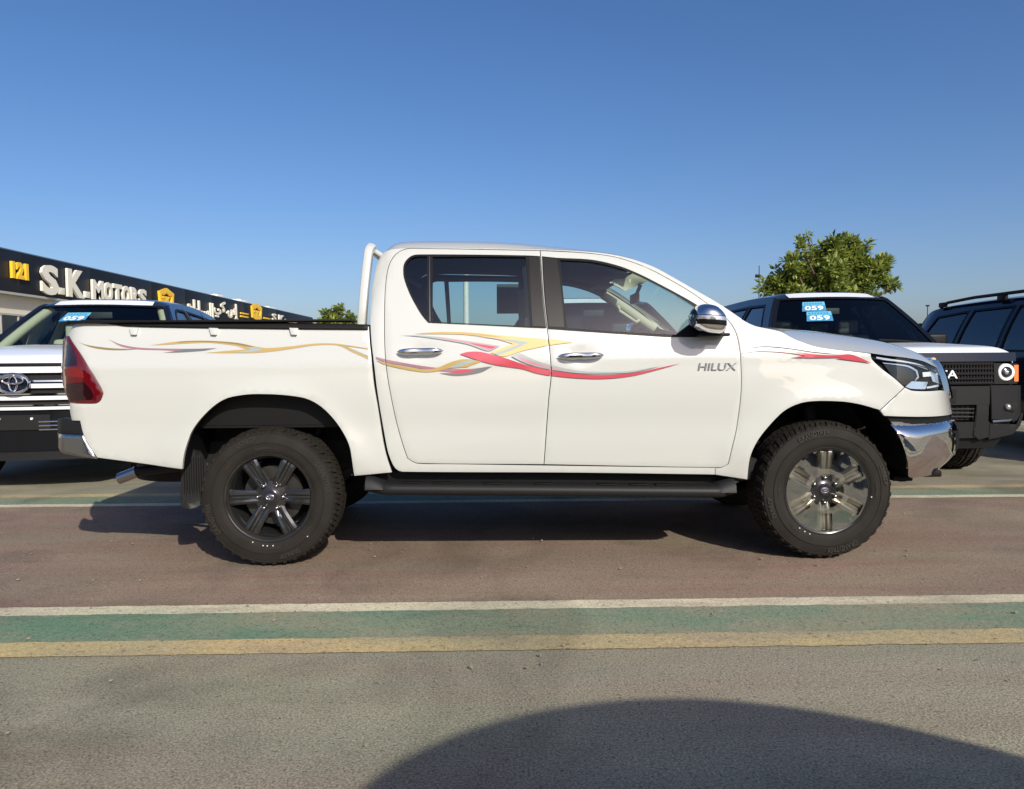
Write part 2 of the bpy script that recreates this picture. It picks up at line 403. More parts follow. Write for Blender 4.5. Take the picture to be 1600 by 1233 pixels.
# ---- decals
GOLD = mat('gold_stripe', (.42, .29, .09), .35, coat=.8); GOLD2 = mat('amber_stripe', (.66, .44, .17), .35, coat=.8)
GREYB = mat('grey_stripe', (.30, .36, .36), .35, coat=.8); MAUVE = mat('plum_stripe', (.30, .15, .19), .35, coat=.8)
ROSE = mat('rose_stripe', (.52, .22, .27), .35, coat=.8)
REDS = mat('red_stripe', (.48, .045, .075), .35, coat=.8); CHAR = mat('charcoal_stripe', (.12, .14, .15), .35, coat=.8)
OLIVE = mat('olive_stripe', (.22, .15, .05), .35, coat=.8)
D = [
 (OLIVE, 'b', [(119, 532.3), (134, 538.5), (158, 542.5), (180, 544.5), (217, 545.7), (190, 547.3), (165, 546.5), (140, 542)]),
 (MAUVE, 'b', [(169.5, 530), (187, 537.5), (211, 542.4), (238, 544.3), (299, 545), (339, 544), (318.5, 548.2), (279.5, 551), (255, 551.2), (274.7, 548.5), (250, 547.2), (216, 546), (189.5, 541.2)]),
 (CHAR, 'b', [(290, 545.6), (338, 544.3), (318, 548), (280, 550.6), (262, 550.8), (277, 548)]),
 (GOLD, 'b', [(235.7, 539.6), (274.7, 534), (311, 532.2), (343, 533.2), (373.7, 536), (400, 541.5), (418.7, 544), (456, 541), (493.7, 536.8), (531, 537.6), (553, 546.5), (575.5, 558.5), (575.5, 561.5), (550, 550), (529, 540), (494, 539.5), (456, 545), (426, 549.2), (392.5, 551.7), (321, 551.5), (355, 548.2), (385, 546), (370, 540.5), (343.7, 537), (325, 535.5), (287.5, 536.8), (261, 538.6)]),
 (OLIVE, 'b', [(274.7, 534.2), (311, 532.6), (343, 533.6), (372, 536.2), (398, 541.8), (388, 541.9), (370, 538.4), (343.7, 535.4), (311, 534), (280, 535.4)]),
 (GREYB, 'b', [(386, 541.5), (412, 545.5), (395, 550), (366, 551), (392, 546.3)]),
 (GOLD, 'b', [(531, 537.6), (552, 540.5), (575.5, 544.5), (575.5, 545.6), (550, 542), (531, 539)]),
 (GREYB, 'b', [(538, 541), (556, 547.5), (575.5, 556), (575.5, 557.3), (556, 549)]),
 (MAUVE, 'c', [(587.5, 557.6), (603.7, 561.7), (646, 569.6), (688.7, 575.2), (731, 576.5), (769.5, 572.3), (752.5, 581.5), (731, 586), (710, 587.2), (686.6, 583.4), (712, 581.2), (678, 579.2), (646, 574), (603.7, 566), (587.5, 560.6)]),
 (CHAR, 'c', [(742, 576.4), (769, 572.5), (752, 581.4), (731, 585.8), (712, 587), (690, 584), (712, 583.6), (733, 581)]),
 (REDS, 'c', [(716, 578.4), (741, 577.4), (733, 581.2), (716, 583.2), (704, 582.4)]),
 (GOLD, 'c', [(587.5, 562.6), (625, 571.5), (655, 576.5), (674, 577), (688.7, 572.8), (703, 566.5), (722, 561.5), (740, 562.2), (752.5, 565), (736, 571), (731, 573.5), (716, 574.6), (698, 576), (680, 580.5), (659, 581.2), (625, 575.6), (600, 569)]),
 (GREYB, 'c', [(700, 575), (716, 568), (733, 563), (744, 564.5), (728, 570), (716, 574)]),
 (GOLD2, 'c', [(646, 521.5), (688.7, 518.6), (731, 519.4), (795, 525.2), (837.5, 528.6), (858.7, 530), (880, 532.2), (895, 534.7), (860, 539.2), (840, 543), (816, 548.5), (786.5, 557.2), (766.5, 551), (780, 545.6), (802, 537.6), (780, 531), (742, 524.4), (710, 522)]),
 (GOLD, 'c', [(650, 521.2), (688.7, 519), (731, 519.9), (760, 522.7), (790, 527.5), (760, 526), (731, 522.3), (700, 520.9)]),
 (GREYB, 'c', [(725, 523.2), (773.7, 528.6), (805.6, 531.5), (826, 535), (812, 542), (795, 549.2), (777, 555), (771.5, 552.3), (793, 545.4), (812, 537.4), (785, 531.3), (752, 526.5)]),
 (GREYB, 'c', [(625, 523.4), (659, 524.3), (688.7, 527), (731, 533), (781, 540.6), (763, 548.6), (731, 538.2), (688.7, 530.6), (659, 526.4)]),
 (ROSE, 'c', [(676, 526.8), (706, 530.2), (736, 534.8), (778, 541.3), (765, 546.8), (734, 537.2), (704, 531.9)]),
 (REDS, 'c', [(735, 536), (775, 542), (768, 544.9), (740, 538)]),
 (REDS, 'c', [(718.5, 553.4), (731, 550), (750.4, 549.8), (784, 558), (816, 568.6), (840, 574.8), (861, 578.8), (903.7, 584.6), (946, 585.9), (988.8, 582.8), (1031, 574.4), (1063, 567.6), (1031, 576.6), (988.8, 587), (946, 591.6), (903.7, 590.9), (861, 586.8), (840, 583.5), (816, 576.5), (773.7, 570), (742, 561.2)]),
 (GREYB, 'c', [(799, 556.8), (812, 552.1), (837.5, 563.4), (858.7, 569.8), (903.7, 579.2), (946, 580.9), (988.8, 578.9), (1035, 571), (988.8, 581.8), (946, 583.8), (903.7, 583.2), (861, 577.6), (837.5, 573), (816, 565.4)]),
 (ROSE, 'c', [(808, 555.6), (837.5, 567.2), (861, 574), (903.7, 580.6), (861, 576.2), (837.5, 571), (816, 563.6)]),
 (GREYB, 'f', [(1159, 545), (1195, 539.6), (1240, 541.5), (1285, 549), (1315, 553.6), (1270, 549.7), (1234, 544.5), (1195, 541.4)]),
 (REDS, 'f', [(1168, 549), (1210, 546), (1240, 549), (1270, 553.4), (1300, 555), (1327, 553.6), (1342, 558.5), (1361, 567.5), (1336, 564), (1306, 560.2), (1315, 558.5), (1270, 559.3), (1234, 559.2), (1258, 555.5), (1234, 551.6), (1204, 549.2)]),
 (REDS, 'f', [(1160, 550.2), (1180, 548.4), (1180, 549), (1160, 550.8)]),
]
targets = {'b': [(bed_side, offs(bed, -.003), Yb)], 'c': [(cab_shell, cab, Yc), (dn[0], offs(rdoor, -.004), Yc), (dn[1], offs(fdoor, -.004), Yb)], 'f': [(fender, offs(fend, -.004), Yb)]}
BM = {}
for lay, (m, where, px) in enumerate(D):
    for tgt, clip, Y in targets[where]:
        pl = spl(hits(px, Y), seg=.02, ang=60)
        b = BM.setdefault((tgt.name, m.name), (tgt, m, bmesh.new()))[2]
        holes = (uni,) if tgt is cab_shell else ()
        panel('decal', pl, fN(Y, -.0012-.00035*lay), m, holes=holes, clip=clip, thick=0, step=.03, bm=b)
for (tn, mn), (tgt, m, b) in BM.items():
    if len(b.faces): 
        o = obj('decal', b, m, tgt, 35, off=TO)
    else: b.free()
# model name in chrome on the door
q0, q1 = hit(1090.5, 579, Yb), hit(1151, 567, Yb)
def fb(u, v, w_):
    x = q0[0]+(q1[0]-q0[0])*u; z = q0[1]+(q1[1]-q0[1])*v; return Vector((x, Yb(x, z)-.001-.006*w_, z))
BADGE = mat('badge_chrome', (.42, .42, .43), .22, metal=.8)
text_on('badge', 'HILUX', fb, BADGE, dn[1], off=TO, bold=.004, shear=.15)
# chrome handles
for k, (hx, hz) in enumerate(HANDLES):
    for side, dr in ((0, dn[k]), (1, df[k])):
        b = bmesh.new(); rows = []
        for i in range(17):
            t = -1+2*i/16; x = hx+.126*t; s = (1-abs(t)**3.2)**.5; hh = .0175*s*(1.0 if t > -.2 else 1.05)
            c = -.028*(1-t**4)-.006
            rows.append([Vector((x, Yb(x, hz)-.012+c+.5*hh*math.cos(a)*.9, hz+.002*t+hh*math.sin(a))) for a in [2*math.pi*j/14 for j in range(14)]])
        grid(rows, b, closed=True)
        for v in b.verts:
            if side: v.co.y = W-v.co.y
        obj('door_handle', b, CHROME, dr, 60, off=TO)
        b = bmesh.new(); box(b, (hx+.012, (Yb(hx, hz)-.002) if not side else W-Yb(hx, hz)+.002, hz-.017), (.11, .012, .014), .004)
        obj('handle_recess', b, PLASG, dr, off=TO)
# ---- roof
def lerp(a, b, t): return a+(b-a)*t
rl = spl(hits(ROOFL, Yc), closed=False, seg=.05)
rows = []
for i, (x, z) in enumerate(rl):
    y0 = Yc(x, z); s = i/(len(rl)-1); h = .075*sm(s/.12)*(1-.85*sm((s-.45)/.55))+.004
    row = []
    for j in range(41):
        u = j/40; uu = 1-abs(2*u-1)                      # 0 at the edges, 1 at the centre
        y = lerp(y0, W-y0, u); zz = z+h*(1-(1-uu)**5)+.03*sm((s-.6)/.4)*(1-(1-uu)**2)
        xx = x + (.10*(1-(1-uu)**2))*sm((s-.7)/.3) - (.05*(1-(1-uu)**2))*sm(1-s/.15)
        row.append(Vector((xx, y, zz)))
    rows.append(row)
roof = P('roof', grid(rows), WHITE, smooth=50)
ROOFROWS = rows
# rear wall of the cab below the roof
cr = spl(hits([(579, 540), (579, 508), (579.5, 480), (582, 450), (586, 425), (590.5, 409)], Yc), closed=False, seg=.06)
b = grid([[Vector((x-.03*(1-(2*u/12-1)**2), lerp(Yc(x, z), W-Yc(x, z), u/12), z)) for u in range(13)] for x, z in cr])
P('cab_rear', b, WHITE)
# windscreen from the header to the cowl
aps = spl(hits([(985, 404), (1020.6, 416.7), (1052.5, 433.7), (1084, 451.8), (1116, 470), (1137.5, 483.7), (1159, 498.5), (1180, 509)], Yb), closed=False, seg=.06)
WSR = []
for i, (x, z) in enumerate(aps):
    y0 = Yb(x, z)+.012; row = []
    for j in range(25):
        u = j/24; uu = 1-abs(2*u-1); row.append(Vector((x+lerp(.10, .17, i/(len(aps)-1))*(1-(1-uu)**2)-.004, lerp(y0, W-y0, u), z-.004+.045*(1-(1-uu)**2)*(1-i/(len(aps)-1)))))
    WSR.append(row)
wind = P('windscreen', grid(WSR), GLASSW)
TEAL = glassmat('teal_sunband', (.05, .55, .52), .02)
b = grid([[p+Vector((-.006, 0, -.006)) for p in WSR[i][2:-2]] for i in range(0, 5)]); obj('sun_band', b, TEAL, wind, off=TO)
# ---- bonnet
edge = spl(hits([(1180, 509.5), (1219, 518), (1240, 529), (1270, 540), (1300, 545.4), (1361, 552), (1385, 555.5), (1418.7, 559.5), (1441, 564), (1457, 571), (1464, 575)], Yb), closed=False, seg=.04)
cpts = [(2.80, 1.325), (3.0, 1.325), (3.25, 1.305), (3.47, 1.275), (3.65, 1.245), (3.82, 1.195), (3.96, 1.135), (4.03, 1.09)]
cpl = spl(cpts, closed=False, seg=.02)
rows = []
for i, (x, z) in enumerate(edge):
    s = i/(len(edge)-1); c = cpl[int(round(s*(len(cpl)-1)))]; y0 = Yb(x, z); row = []
    for j in range(33):
        u = j/32; uu = 1-abs(2*u-1); k = 1-(1-uu)**2.6; kx = 1-(1-uu)**2
        row.append(Vector((lerp(x, c[0], kx), lerp(y0, W-y0, u), lerp(z, max(c[1], z+.004), k))))
    rows.append(row)
hood = P('bonnet', grid(rows), WHITE, smooth=50)
b = grid([[p+Vector((0, 0, -.03)) for p in r] for r in rows]); P('bonnet_liner', b, GAP)
# ---- nose: corner cover, grille and lower chrome bumper
def nose(px_edge, name, m, parent=truck, push=.22, n=18, o=0., flat=0.):
    """carry the near-side edge line round the front to the far side"""
    e = spl(hits(px_edge, Yb), closed=False, seg=.03); rows = []
    for x, z in e:
        y0 = Yb(x, z)+o; p0 = Vector((x, y0)); t = Vector((1, 1.65)).normalized()*push
        p3 = Vector((x, W-y0)); p1 = p0+t; p2 = p3+Vector((t.x, -t.y)); row = []
        for j in range(n+1):
            u = j/n; q = p0*(1-u)**3+p1*3*u*(1-u)**2+p2*3*u*u*(1-u)+p3*u**3; row.append(Vector((q.x-flat, q.y, z)))
        rows.append(row)
    return P(name, grid(rows), m, parent) if parent is truck else obj(name, grid(rows), m, parent, off=TO), rows
cover_px = [(1414.3, 605.8), (1375.9, 641.8), (1382, 649.7), (1420, 651), (1452.5, 651), (1475, 649.5), (1492, 646.3), (1492.6, 636.8), (1487.5, 623), (1481, 614), (1472.7, 610.4), (1447, 611.5), (1424.4, 610.5)]
cov, _ = pan('bumper_cover', S(cover_px), Yb, WHITE, step=.03, soft=.0015, thick=.02)
nose([(1487.5, 623), (1492.6, 636.8), (1492, 646.3)], 'bumper_cover', WHITE)
hl_px = [(1362.5, 553.5), (1385, 556.8), (1418.7, 560.6), (1441, 565), (1457, 572), (1466, 577.5), (1470, 592), (1471.5, 609), (1447, 610), (1424.4, 608.8), (1416.5, 604.6), (1396, 589), (1378, 575.5), (1363.5, 561)]
hlp = S(hl_px)
head = pan('headlight', hlp, Yb, PLAS, o=.035, step=.03, thick=0)
LENSB = mat('headlight_silver', (.42, .52, .66), .25, metal=.25, coat=1.); DRL = mat('light_guide', (.50, .56, .68), .3, coat=1.)
SMOKE = mat('headlight_smoke', (.05, .06, .075), .2, metal=.6)
WHL = mat('projector_white', (.62, .63, .66), .1, coat=1.)
inner = [
 (DRL, .012, [(1371, 557.5), (1390, 560.5), (1415, 564), (1438, 569), (1450, 575), (1452, 578), (1436, 572.5), (1412, 567.5), (1388, 563.5), (1371, 560)]),
 (SMOKE, .022, [(1381, 565), (1400, 567.5), (1422, 571.5), (1433, 577), (1437, 588), (1434, 594), (1416, 603), (1398, 588)]),
 (LENSB, .016, [(1381, 566.5), (1405, 568.5), (1424, 572), (1436, 579), (1438.5, 590), (1432, 596), (1436, 588.5), (1433, 580), (1422, 574), (1404, 570.5), (1383, 568)]),
 (LENSB, .014, [(1417, 604.3), (1427, 596), (1452, 597), (1448, 608.5), (1425, 607.5)]),
 (WHL, .010, [(1443, 582), (1455, 581), (1457, 588), (1444, 589)]),
 (LENSB, .018, [(1455, 576), (1465, 580), (1469, 592), (1470, 600), (1460, 596), (1457, 585)]),
 (DRL, .012, [(1450, 604.5), (1468, 601), (1469, 604), (1450, 607.5)])]
for s in (0, 1):
    for m, o_, px in inner:
        f = fN(Yb, o_) if s == 0 else fF(Yb, o_)
        panel('headlight_inner', S(px, ang=30), f, m, head[s], off=TO, thick=.006, tdir=(0, 1 if s == 0 else -1, 0), step=.04)
    f = fN(Yb, .001) if s == 0 else fF(Yb, .001)
    panel('lens', offs(hlp, -.001), f, CLEAR, head[s], off=TO, thick=0, step=.03)
# grille: chrome surround running back along the headlight, dark mesh between
gr = [(1459, 561.5), (1466, 563), (1472, 569), (1476.5, 577), (1481, 588), (1485, 602), (1488, 614), (1489, 622)]
GC = []
for px, py in gr:
    d = ray(px, py); p = CAMP+d*((.50-CAMP.y)/d.y); GC.append(p)
rows = []
for p in GC:
    rows.append([Vector((p.x+k[0], p.y+k[1], p.z)) for k in ((-.10, -.09), (-.045, -.05), (0, 0), (.025, .06), (.03, .075))])
for s in (0, 1):
    rr = [[Vector((v.x, v.y if not s else W-v.y, v.z)) for v in r] for r in rows]
    P('grille_surround', grid(rr), CHROME)
def gplan(z, y, back=0):
    k = 0
    for i in range(len(GC)-1):
        if GC[i+1].z <= z <= GC[i].z: k = i
    p = GC[k]; u = (y-.56)/(W-1.12); return Vector((p.x+.03+.035*(1-(2*u-1)**2)-back, y, z))
b = bmesh.new()
zt, zb = GC[0].z, GC[-1].z
grid([[gplan(lerp(zt, zb, i/8), lerp(.56, W-.56, j/16), .05) for j in range(17)] for i in range(9)], b)
grl = P('grille', b, GAP)
b = bmesh.new()
for i in range(1, 7):
    z = lerp(zt-.01, zb, i/7)
    for j in range(16):
        a, c = gplan(z, lerp(.56, W-.56, j/16), .01), gplan(z, lerp(.56, W-.56, (j+1)/16), .01); cyl(b, a, c, .009, n=6)
obj('grille_bar', b, PLASG, grl, off=TO)
b = bmesh.new()
for z, r in ((zt-.004, .016), ((zt+zb)/2-.01, .010)):
    for j in range(16): cyl(b, gplan(z, lerp(.56, W-.56, j/16), -.004), gplan(z, lerp(.56, W-.56, (j+1)/16), -.004), r, n=8)
obj('chrome_bar', b, CHROME, grl, off=TO)
# black slot above chrome bumper
pan('bumper_gap', S([(1384, 648), (1420, 650), (1480, 648), (1494, 646), (1497, 656), (1470, 662), (1398, 662), (1388, 656)]), Yb, SEAL, o=.03, thick=.02)
nose([(1490, 648), (1492, 657)], 'bumper_gap', SEAL, o=.02)
chr_px = [(1390, 659), (1410, 659.5), (1440, 660.3), (1465, 660.6), (1475, 658.5), (1484, 656.5), (1494, 655), (1501, 657), (1503, 665), (1502.5, 685), (1500.5, 698.5), (1496, 718), (1486, 728.5), (1470, 736.5), (1449, 744), (1433, 746.5), (1421, 745.5), (1420, 733), (1418.5, 719.6), (1412, 697.5), (1405, 680.6), (1396, 668)]
chp = S(chr_px)
Zt = hit(1440, 660, Yb)[1]; Zb = hit(1440, 746, Yb)[1]
def Ych(x, z):
    t = (z-Zb)/(Zt-Zb); t = max(0, min(1, t))
    return Yb(x, z)-.03+.05*(max(0, (t-.80)/.20))**2+.10*(max(0, (.40-t)/.40))**1.7
chb = pan('bumper', S(chr_px, Ych), Ych, CHROME, step=.02, thick=.02, soft=.004)
eb = spl(hits([(1501, 657), (1503, 665), (1502.5, 685), (1500.5, 698.5), (1496, 718), (1486, 728.5)], Ych), closed=False, seg=.03); rows = []
for x, z in eb:
    y0 = Ych(x, z); p0 = Vector((x, y0)); t = Vector((1, 1.9)).normalized()*.2; p3 = Vector((x, W-y0)); p1 = p0+t; p2 = p3+Vector((t.x, -t.y))
    rows.append([Vector((*(p0*(1-u)**3+p1*3*u*(1-u)**2+p2*3*u*u*(1-u)+p3*u**3), z)) for u in [j/24 for j in range(25)]])
obj('bumper_face', grid(rows), CHROME, chb[0], 50, off=TO)
for s in (0, 1):
    f = fN(Ych, -.004) if s == 0 else fF(Ych, -.004); td = (0, 1 if s == 0 else -1, 0)
    panel('fog_lamp_bezel', S([(1488.5, 674), (1498, 671), (1499.5, 680), (1497, 704), (1494.5, 711), (1488, 706)], Ych, ang=20), f, PLAS, chb[s], off=TO, tdir=td, thick=.01, step=.02)
    f = fN(Ych, -.009) if s == 0 else fF(Ych, -.009)
    panel('fog_lamp_trim', S([(1489.5, 676), (1491, 675.5), (1490.5, 704), (1495, 710), (1494, 712), (1488, 706)], Ych, ang=20), f, CHROME, chb[s], off=TO, tdir=td, thick=.006, step=.02)
b = bmesh.new()
for px, py, r in ((1395, 746, .02), (1404, 747, .016), (1413, 746, .018)):
    p = at_y(px, py, .3); box(b, p, (.05, .1, .03), .008)
box(b, (3.75, W/2, .43), (.35, 1.1, .04), .01)
P('splash_guard', b, PLAS)
# ---- tail lamp, rear bumper, tailgate
REDL = mat('lamp_red', (.095, .002, .005), .12, coat=1.); REDD = mat('lamp_dark_red', (.018, .003, .005), .10, coat=1.); REDM = mat('lamp_mid_red', (.17, .004, .008), .15, coat=1.)
tl_px = [(103.5, 525.5), (107.5, 525), (124, 550.5), (143, 581.5), (158, 606.5), (161.5, 614), (158, 625), (150.5, 630), (128, 630.3), (109, 629), (102, 612), (96.5, 590), (95, 575), (94.8, 550), (98, 532)]
tlp = S(tl_px); tail = pan('tail_light', tlp, Yb, REDL, o=-.006, step=.03, soft=.003, thick=.04)
for s in (0, 1):
    f = fN(Yb, -.0075) if s == 0 else fF(Yb, -.0075); td = (0, 1 if s == 0 else -1, 0)
    for m, px in ((REDD, [(104, 535), (110, 536), (120, 557), (121, 571), (102, 573), (101, 555)]), (REDM, [(101.5, 577), (122, 574), (130, 583), (132, 590), (103, 588)]),
                  (REDD, [(104, 600), (133, 597), (145, 610), (148, 618), (144, 625), (112, 626), (106, 615)])):
        panel('lamp_section', S(px, ang=30), f, m, tail[s], off=TO, tdir=td, thick=.003, step=.03)
    b = bmesh.new(); p = at_y(120, 610, Yb(*hit(120, 610, Yb))-.007)
    for dx, dz in ((0, 0), (.02, .006)): bmesh.ops.create_icosphere(b, subdivisions=2, radius=.006, matrix=Matrix.Translation(Vector((p.x+dx, p.y if not s else W-p.y, p.z+dz))))
    obj('bulb', b, CLEAR, tail[s], off=TO)
def Yr(x, z): return .02+max(0, -(x+.98))*.35+(.10*max(0, (-1.10-x)/.12)**2)
rb_top = pan('rear_bumper', S([(87.5, 656), (95, 653.5), (122, 655.5), (128, 663), (130, 680), (88, 676)], Yr, ang=25), Yr, PLASG, step=.03, thick=.05, soft=.004)
rbp = S([(88, 676.5), (130, 680), (138, 697), (152, 717.5), (120, 713), (98, 708), (89.5, 698), (91, 686)], Yr, ang=25)
SATCH = mat('satin_chrome', (.42, .42, .43), .2, metal=1.)
for s in (0, 1):
    f = fN(Yr, -.003) if s == 0 else fF(Yr, -.003)
    panel('chrome_corner', rbp, f, SATCH, rb_top[s], off=TO, tdir=(0, 1 if s == 0 else -1, 0), thick=.05, soft=.004, step=.03)
b = bmesh.new(); box(b, (-1.10, W/2, .75), (.10, 1.4, .11), .02); P('rear_bumper', b, PLASG)
b = bmesh.new(); box(b, (-1.06, W/2, .66), (.08, 1.30, .10), .03); P('rear_bumper', b, SATCH)
ztop = hit(300, 512, Yb)[1]
b = bmesh.new(); box(b, (-1.075, W/2, (ztop+.72)/2), (.05, W-.34, ztop-.74), .015); P('tailgate', b, WHITE)
b = bmesh.new(); box(b, (-1.105, W/2, ztop-.14), (.02, .28, .06), .008); P('tailgate_handle', b, CHROME)
# rail cap, hooks, bed interior
rc = hits([(122, 504.5), (128, 500), (200, 500.5), (400, 503.5), (575, 507), (575, 515.5), (450, 514.5), (300, 512.5), (200, 510.2), (165, 506)], Yb)
cap = pan('bed_rail', spl(rc, ang=25), Yb, PLAS, o=-.012, step=.05, soft=.004, thick=.12)
zr = rc[2][1]
b = bmesh.new(); box(b, (-.29, .085, zr-.008), (1.52, .13, .012), .004); box(b, (-.29, W-.085, zr-.008), (1.52, .13, .012), .004); P('bed_rail', b, PLAS)
for px in (211, 335.5, 460.5):
    for s in (0, 1):
        q = spl(hits([(px-7, 512.5), (px+7, 513), (px+4, 523.5), (px-4, 523)], Yb), ang=20)
        f = fN(Yb, -.022) if s == 0 else fF(Yb, -.022)
        panel('rope_hook', q, f, WHITE, cap[s], off=TO, tdir=(0, 1 if s == 0 else -1, 0), thick=.022, soft=.002, step=0)
b = bmesh.new(); box(b, (-.29, W/2, .78), (1.50, 1.6, .03)); box(b, (-.29, .13, 1.03), (1.50, .03, .5)); box(b, (-.29, W-.13, 1.03), (1.50, .03, .5)); box(b, (.47, W/2, 1.03), (.03, 1.62, .54)); P('bed_liner', b, PLAS)
# sports bar behind the cab
b = bmesh.new()
for s in (0, 1):
    yy = .16
    pa = [at_y(565.5, 507, yy), at_y(567.5, 480, yy), at_y(571, 440, yy+.03), at_y(575.5, 400, yy+.06), at_y(577, 393, yy+.07), at_y(580, 389, yy+.10)]
    if s: pa = [Vector((p.x, W-p.y, p.z)) for p in pa]
    pq = spl([tuple(p) for p in pa], closed=False, seg=.02, ang=60); rg = []
    for i, p in enumerate(pq):
        p = Vector(p); t = (Vector(pq[min(i+1, len(pq)-1)])-Vector(pq[max(i-1, 0)])).normalized(); y_ = Vector((0, 1, 0)); y_ = (y_-t*y_.dot(t)).normalized(); x_ = t.cross(y_)
        cs = lambda a: (abs(math.cos(a))**.35)*(1 if math.cos(a) > 0 else -1); sn = lambda a: (abs(math.sin(a))**.35)*(1 if math.sin(a) > 0 else -1)
        rg.append([p+x_*.0235*cs(2*math.pi*k/20)+y_*.034*sn(2*math.pi*k/20) for k in range(20)])
    grid(rg, b, closed=True)
a0 = at_y(580, 389, .26); cyl(b, a0, (a0.x, W-a0.y, a0.z), .024, n=12)
for s in (0, 1):
    st = at_y(580, 389.5, .28); en = Vector((st.x+.16, .42, st.z-.10))
    if s: st = Vector((st.x, W-st.y, st.z)); en = Vector((en.x, W-en.y, en.z))
    cyl(b, st, en, .018, n=10)
P('roll_bar', b, WHITE, smooth=50)
# ---- side step
Zs1 = at_y(1100, 757, 0).z; Zs0 = at_y(1100, 780, 0).z
b = bmesh.new(); rows = []
xa, xb = at_y(566, 760, .05).x, at_y(1153, 770, .05).x
for i in range(49):
    t = i/48; x = lerp(xa, xb, t); e = min(sm(t/.06), sm((1-t)/.05)); zc = at_y(lerp(566, 1153, t), lerp(764.5, 769.5, t), 0).z
    ring = []
    yo = lerp(.09, .0, e); hh = lerp(.030, .036, e)
    for j in range(20):
        a = 2*math.pi*j/20; ca, sa = math.cos(a), math.sin(a)
        yy = yo+.10-.10*(abs(ca)**.6)*(1 if ca > 0 else -1); ring.append(Vector((x, yy, zc+hh*(abs(sa)**.75)*(1 if sa > 0 else -1)-.004)))
    rows.append(ring)
for s in (0, 1):
    b = bmesh.new(); rr = [[Vector((v.x, v.y if not s else W-v.y, v.z)) for v in r] for r in rows]
    grid(rr, b, closed=True); b.faces.new([v for v in b.verts][:20]); b.faces.new([v for v in b.verts][-20:])
    st = P('side_step', b, PLASG, smooth=50)
    b = bmesh.new()
    zz = rows[24][0].z; 
    box(b, ((xa+xb)/2, .125 if not s else W-.125, zz+.055), (xb-xa-.12, .02, .10), .005)
    obj('step_riser', b, PLAS, st, off=TO)
    for px0, px1, sg in ((572, 625, 1), (1090, 1148, -1)):
        x0_, x1_ = at_y(px0, 760, .04).x, at_y(px1, 760, .04).x; b = bmesh.new()
        rw = []
        for k in range(9):
            t = k/8; x = lerp(x0_, x1_, t); hh = .075*(sm(1-t) if sg > 0 else sm(t))*(1-.35*(1-abs(2*t-1)) if False else 1)
            zz0 = rows[int((x-xa)/(xb-xa)*48)][0].z
            rw.append([Vector((x, yy_ if not s else W-yy_, zz0+hz_)) for yy_, hz_ in ((.004, 0), (.012, hh*.55), (.05, hh), (.11, hh+.004))])
        grid(rw, b); obj('step_end', b, PLASG, st, 50, off=TO)
    b = bmesh.new()
    for px in (640, 690, 770, 850, 950, 1000, 1040):
        x = at_y(px, 760, 0).x; zz0 = rows[int((x-xa)/(xb-xa)*48)][0].z
        box(b, (x, .05 if not s else W-.05, zz0+.036), (.10, .05, .006), .002)
    obj('step_tread', b, PLAS, st, off=TO)
# ---- underbody
b = bmesh.new()
box(b, (1.65, W/2, .50), (2.2, 1.55, .12), .02)
for yy in (.42, W-.42): box(b, (1.35, yy, .60), (4.7, .07, .13), .01)
for x in (-.75, -.25, .35, 2.7, 3.4): box(b, (x, W/2, .60), (.08, 1.0, .09), .01)
box(b, (3.35, W/2, .78), (.9, .8, .55), .05)
P('chassis', b, GAP)
b = bmesh.new(); cyl(b, (0, .25, .388), (0, W-.25, .388), .045); bmesh.ops.create_uvsphere(b, u_segments=16, v_segments=10, radius=.14, matrix=Matrix.Translation((0, W/2, .388)))
cyl(b, (3.085, .25, .388), (3.085, W-.25, .388), .035)
P('axle', b, PLAS)
b = bmesh.new()
for yy in (.34, W-.34):
    sweep(b, [(-.60, yy, .60), (-.3, yy, .47), (0, yy, .44), (.3, yy, .46), (.62, yy, .55)], .022, n=8)
    cyl(b, (.05, yy, .40), (.22, yy+(.08 if yy < 1 else -.08), .78), .028); cyl(b, (3.12, yy, .40), (3.1, yy, .85), .05)
P('spring', b, PLASG)
b = bmesh.new()
for px in (409, 481):
    p = at_y(px, 649, .33); box(b, p, (.075, .02, .055), .004); cyl(b, p+Vector((-.03, -.002, -.04)), p+Vector((.03, -.002, -.04)), .012)
P('frame_bracket', b, PLASG)
b = bmesh.new(); p = at_y(450, 645, .30); sweep(b, [p+Vector((-.016, 0, -.006)), p, p+Vector((.018, 0, .006))], .004, n=6); P('cable_clip', b, WHITE)
# wheel-house liners following the arches
def liner(px, Y, name):
    e = spl(hits(px, Y), closed=False, seg=.05)
    for s in (0, 1):
        rows = []
        for x, z in e:
            y0 = Y(x, z)+.012; rows.append([Vector((x+dx, (y0+dy) if not s else W-(y0+dy), z+dz)) for dx, dy, dz in ((0, 0, 0), (0, .03, .012), (0, .2, .02), (0, .40, .02))])
        P(name, grid(rows), PLAS)
liner(arch_r, Yb, 'wheel_liner'); liner(arch_f+[(1387, 652), (1400, 668), (1412, 690), (1420, 720), (1421, 744)], Yb, 'wheel_liner')
b = bmesh.new()
for x0_, x1_ in ((-.62, .60), (2.5, 3.75)):
    for yy in (.47, W-.47): box(b, ((x0_+x1_)/2, yy, .83), (x1_-x0_, .01, .5))
    box(b, ((x0_+x1_)/2, W/2, 1.06), (x1_-x0_, 1.1, .01))
P('inner_wing', b, GAP)
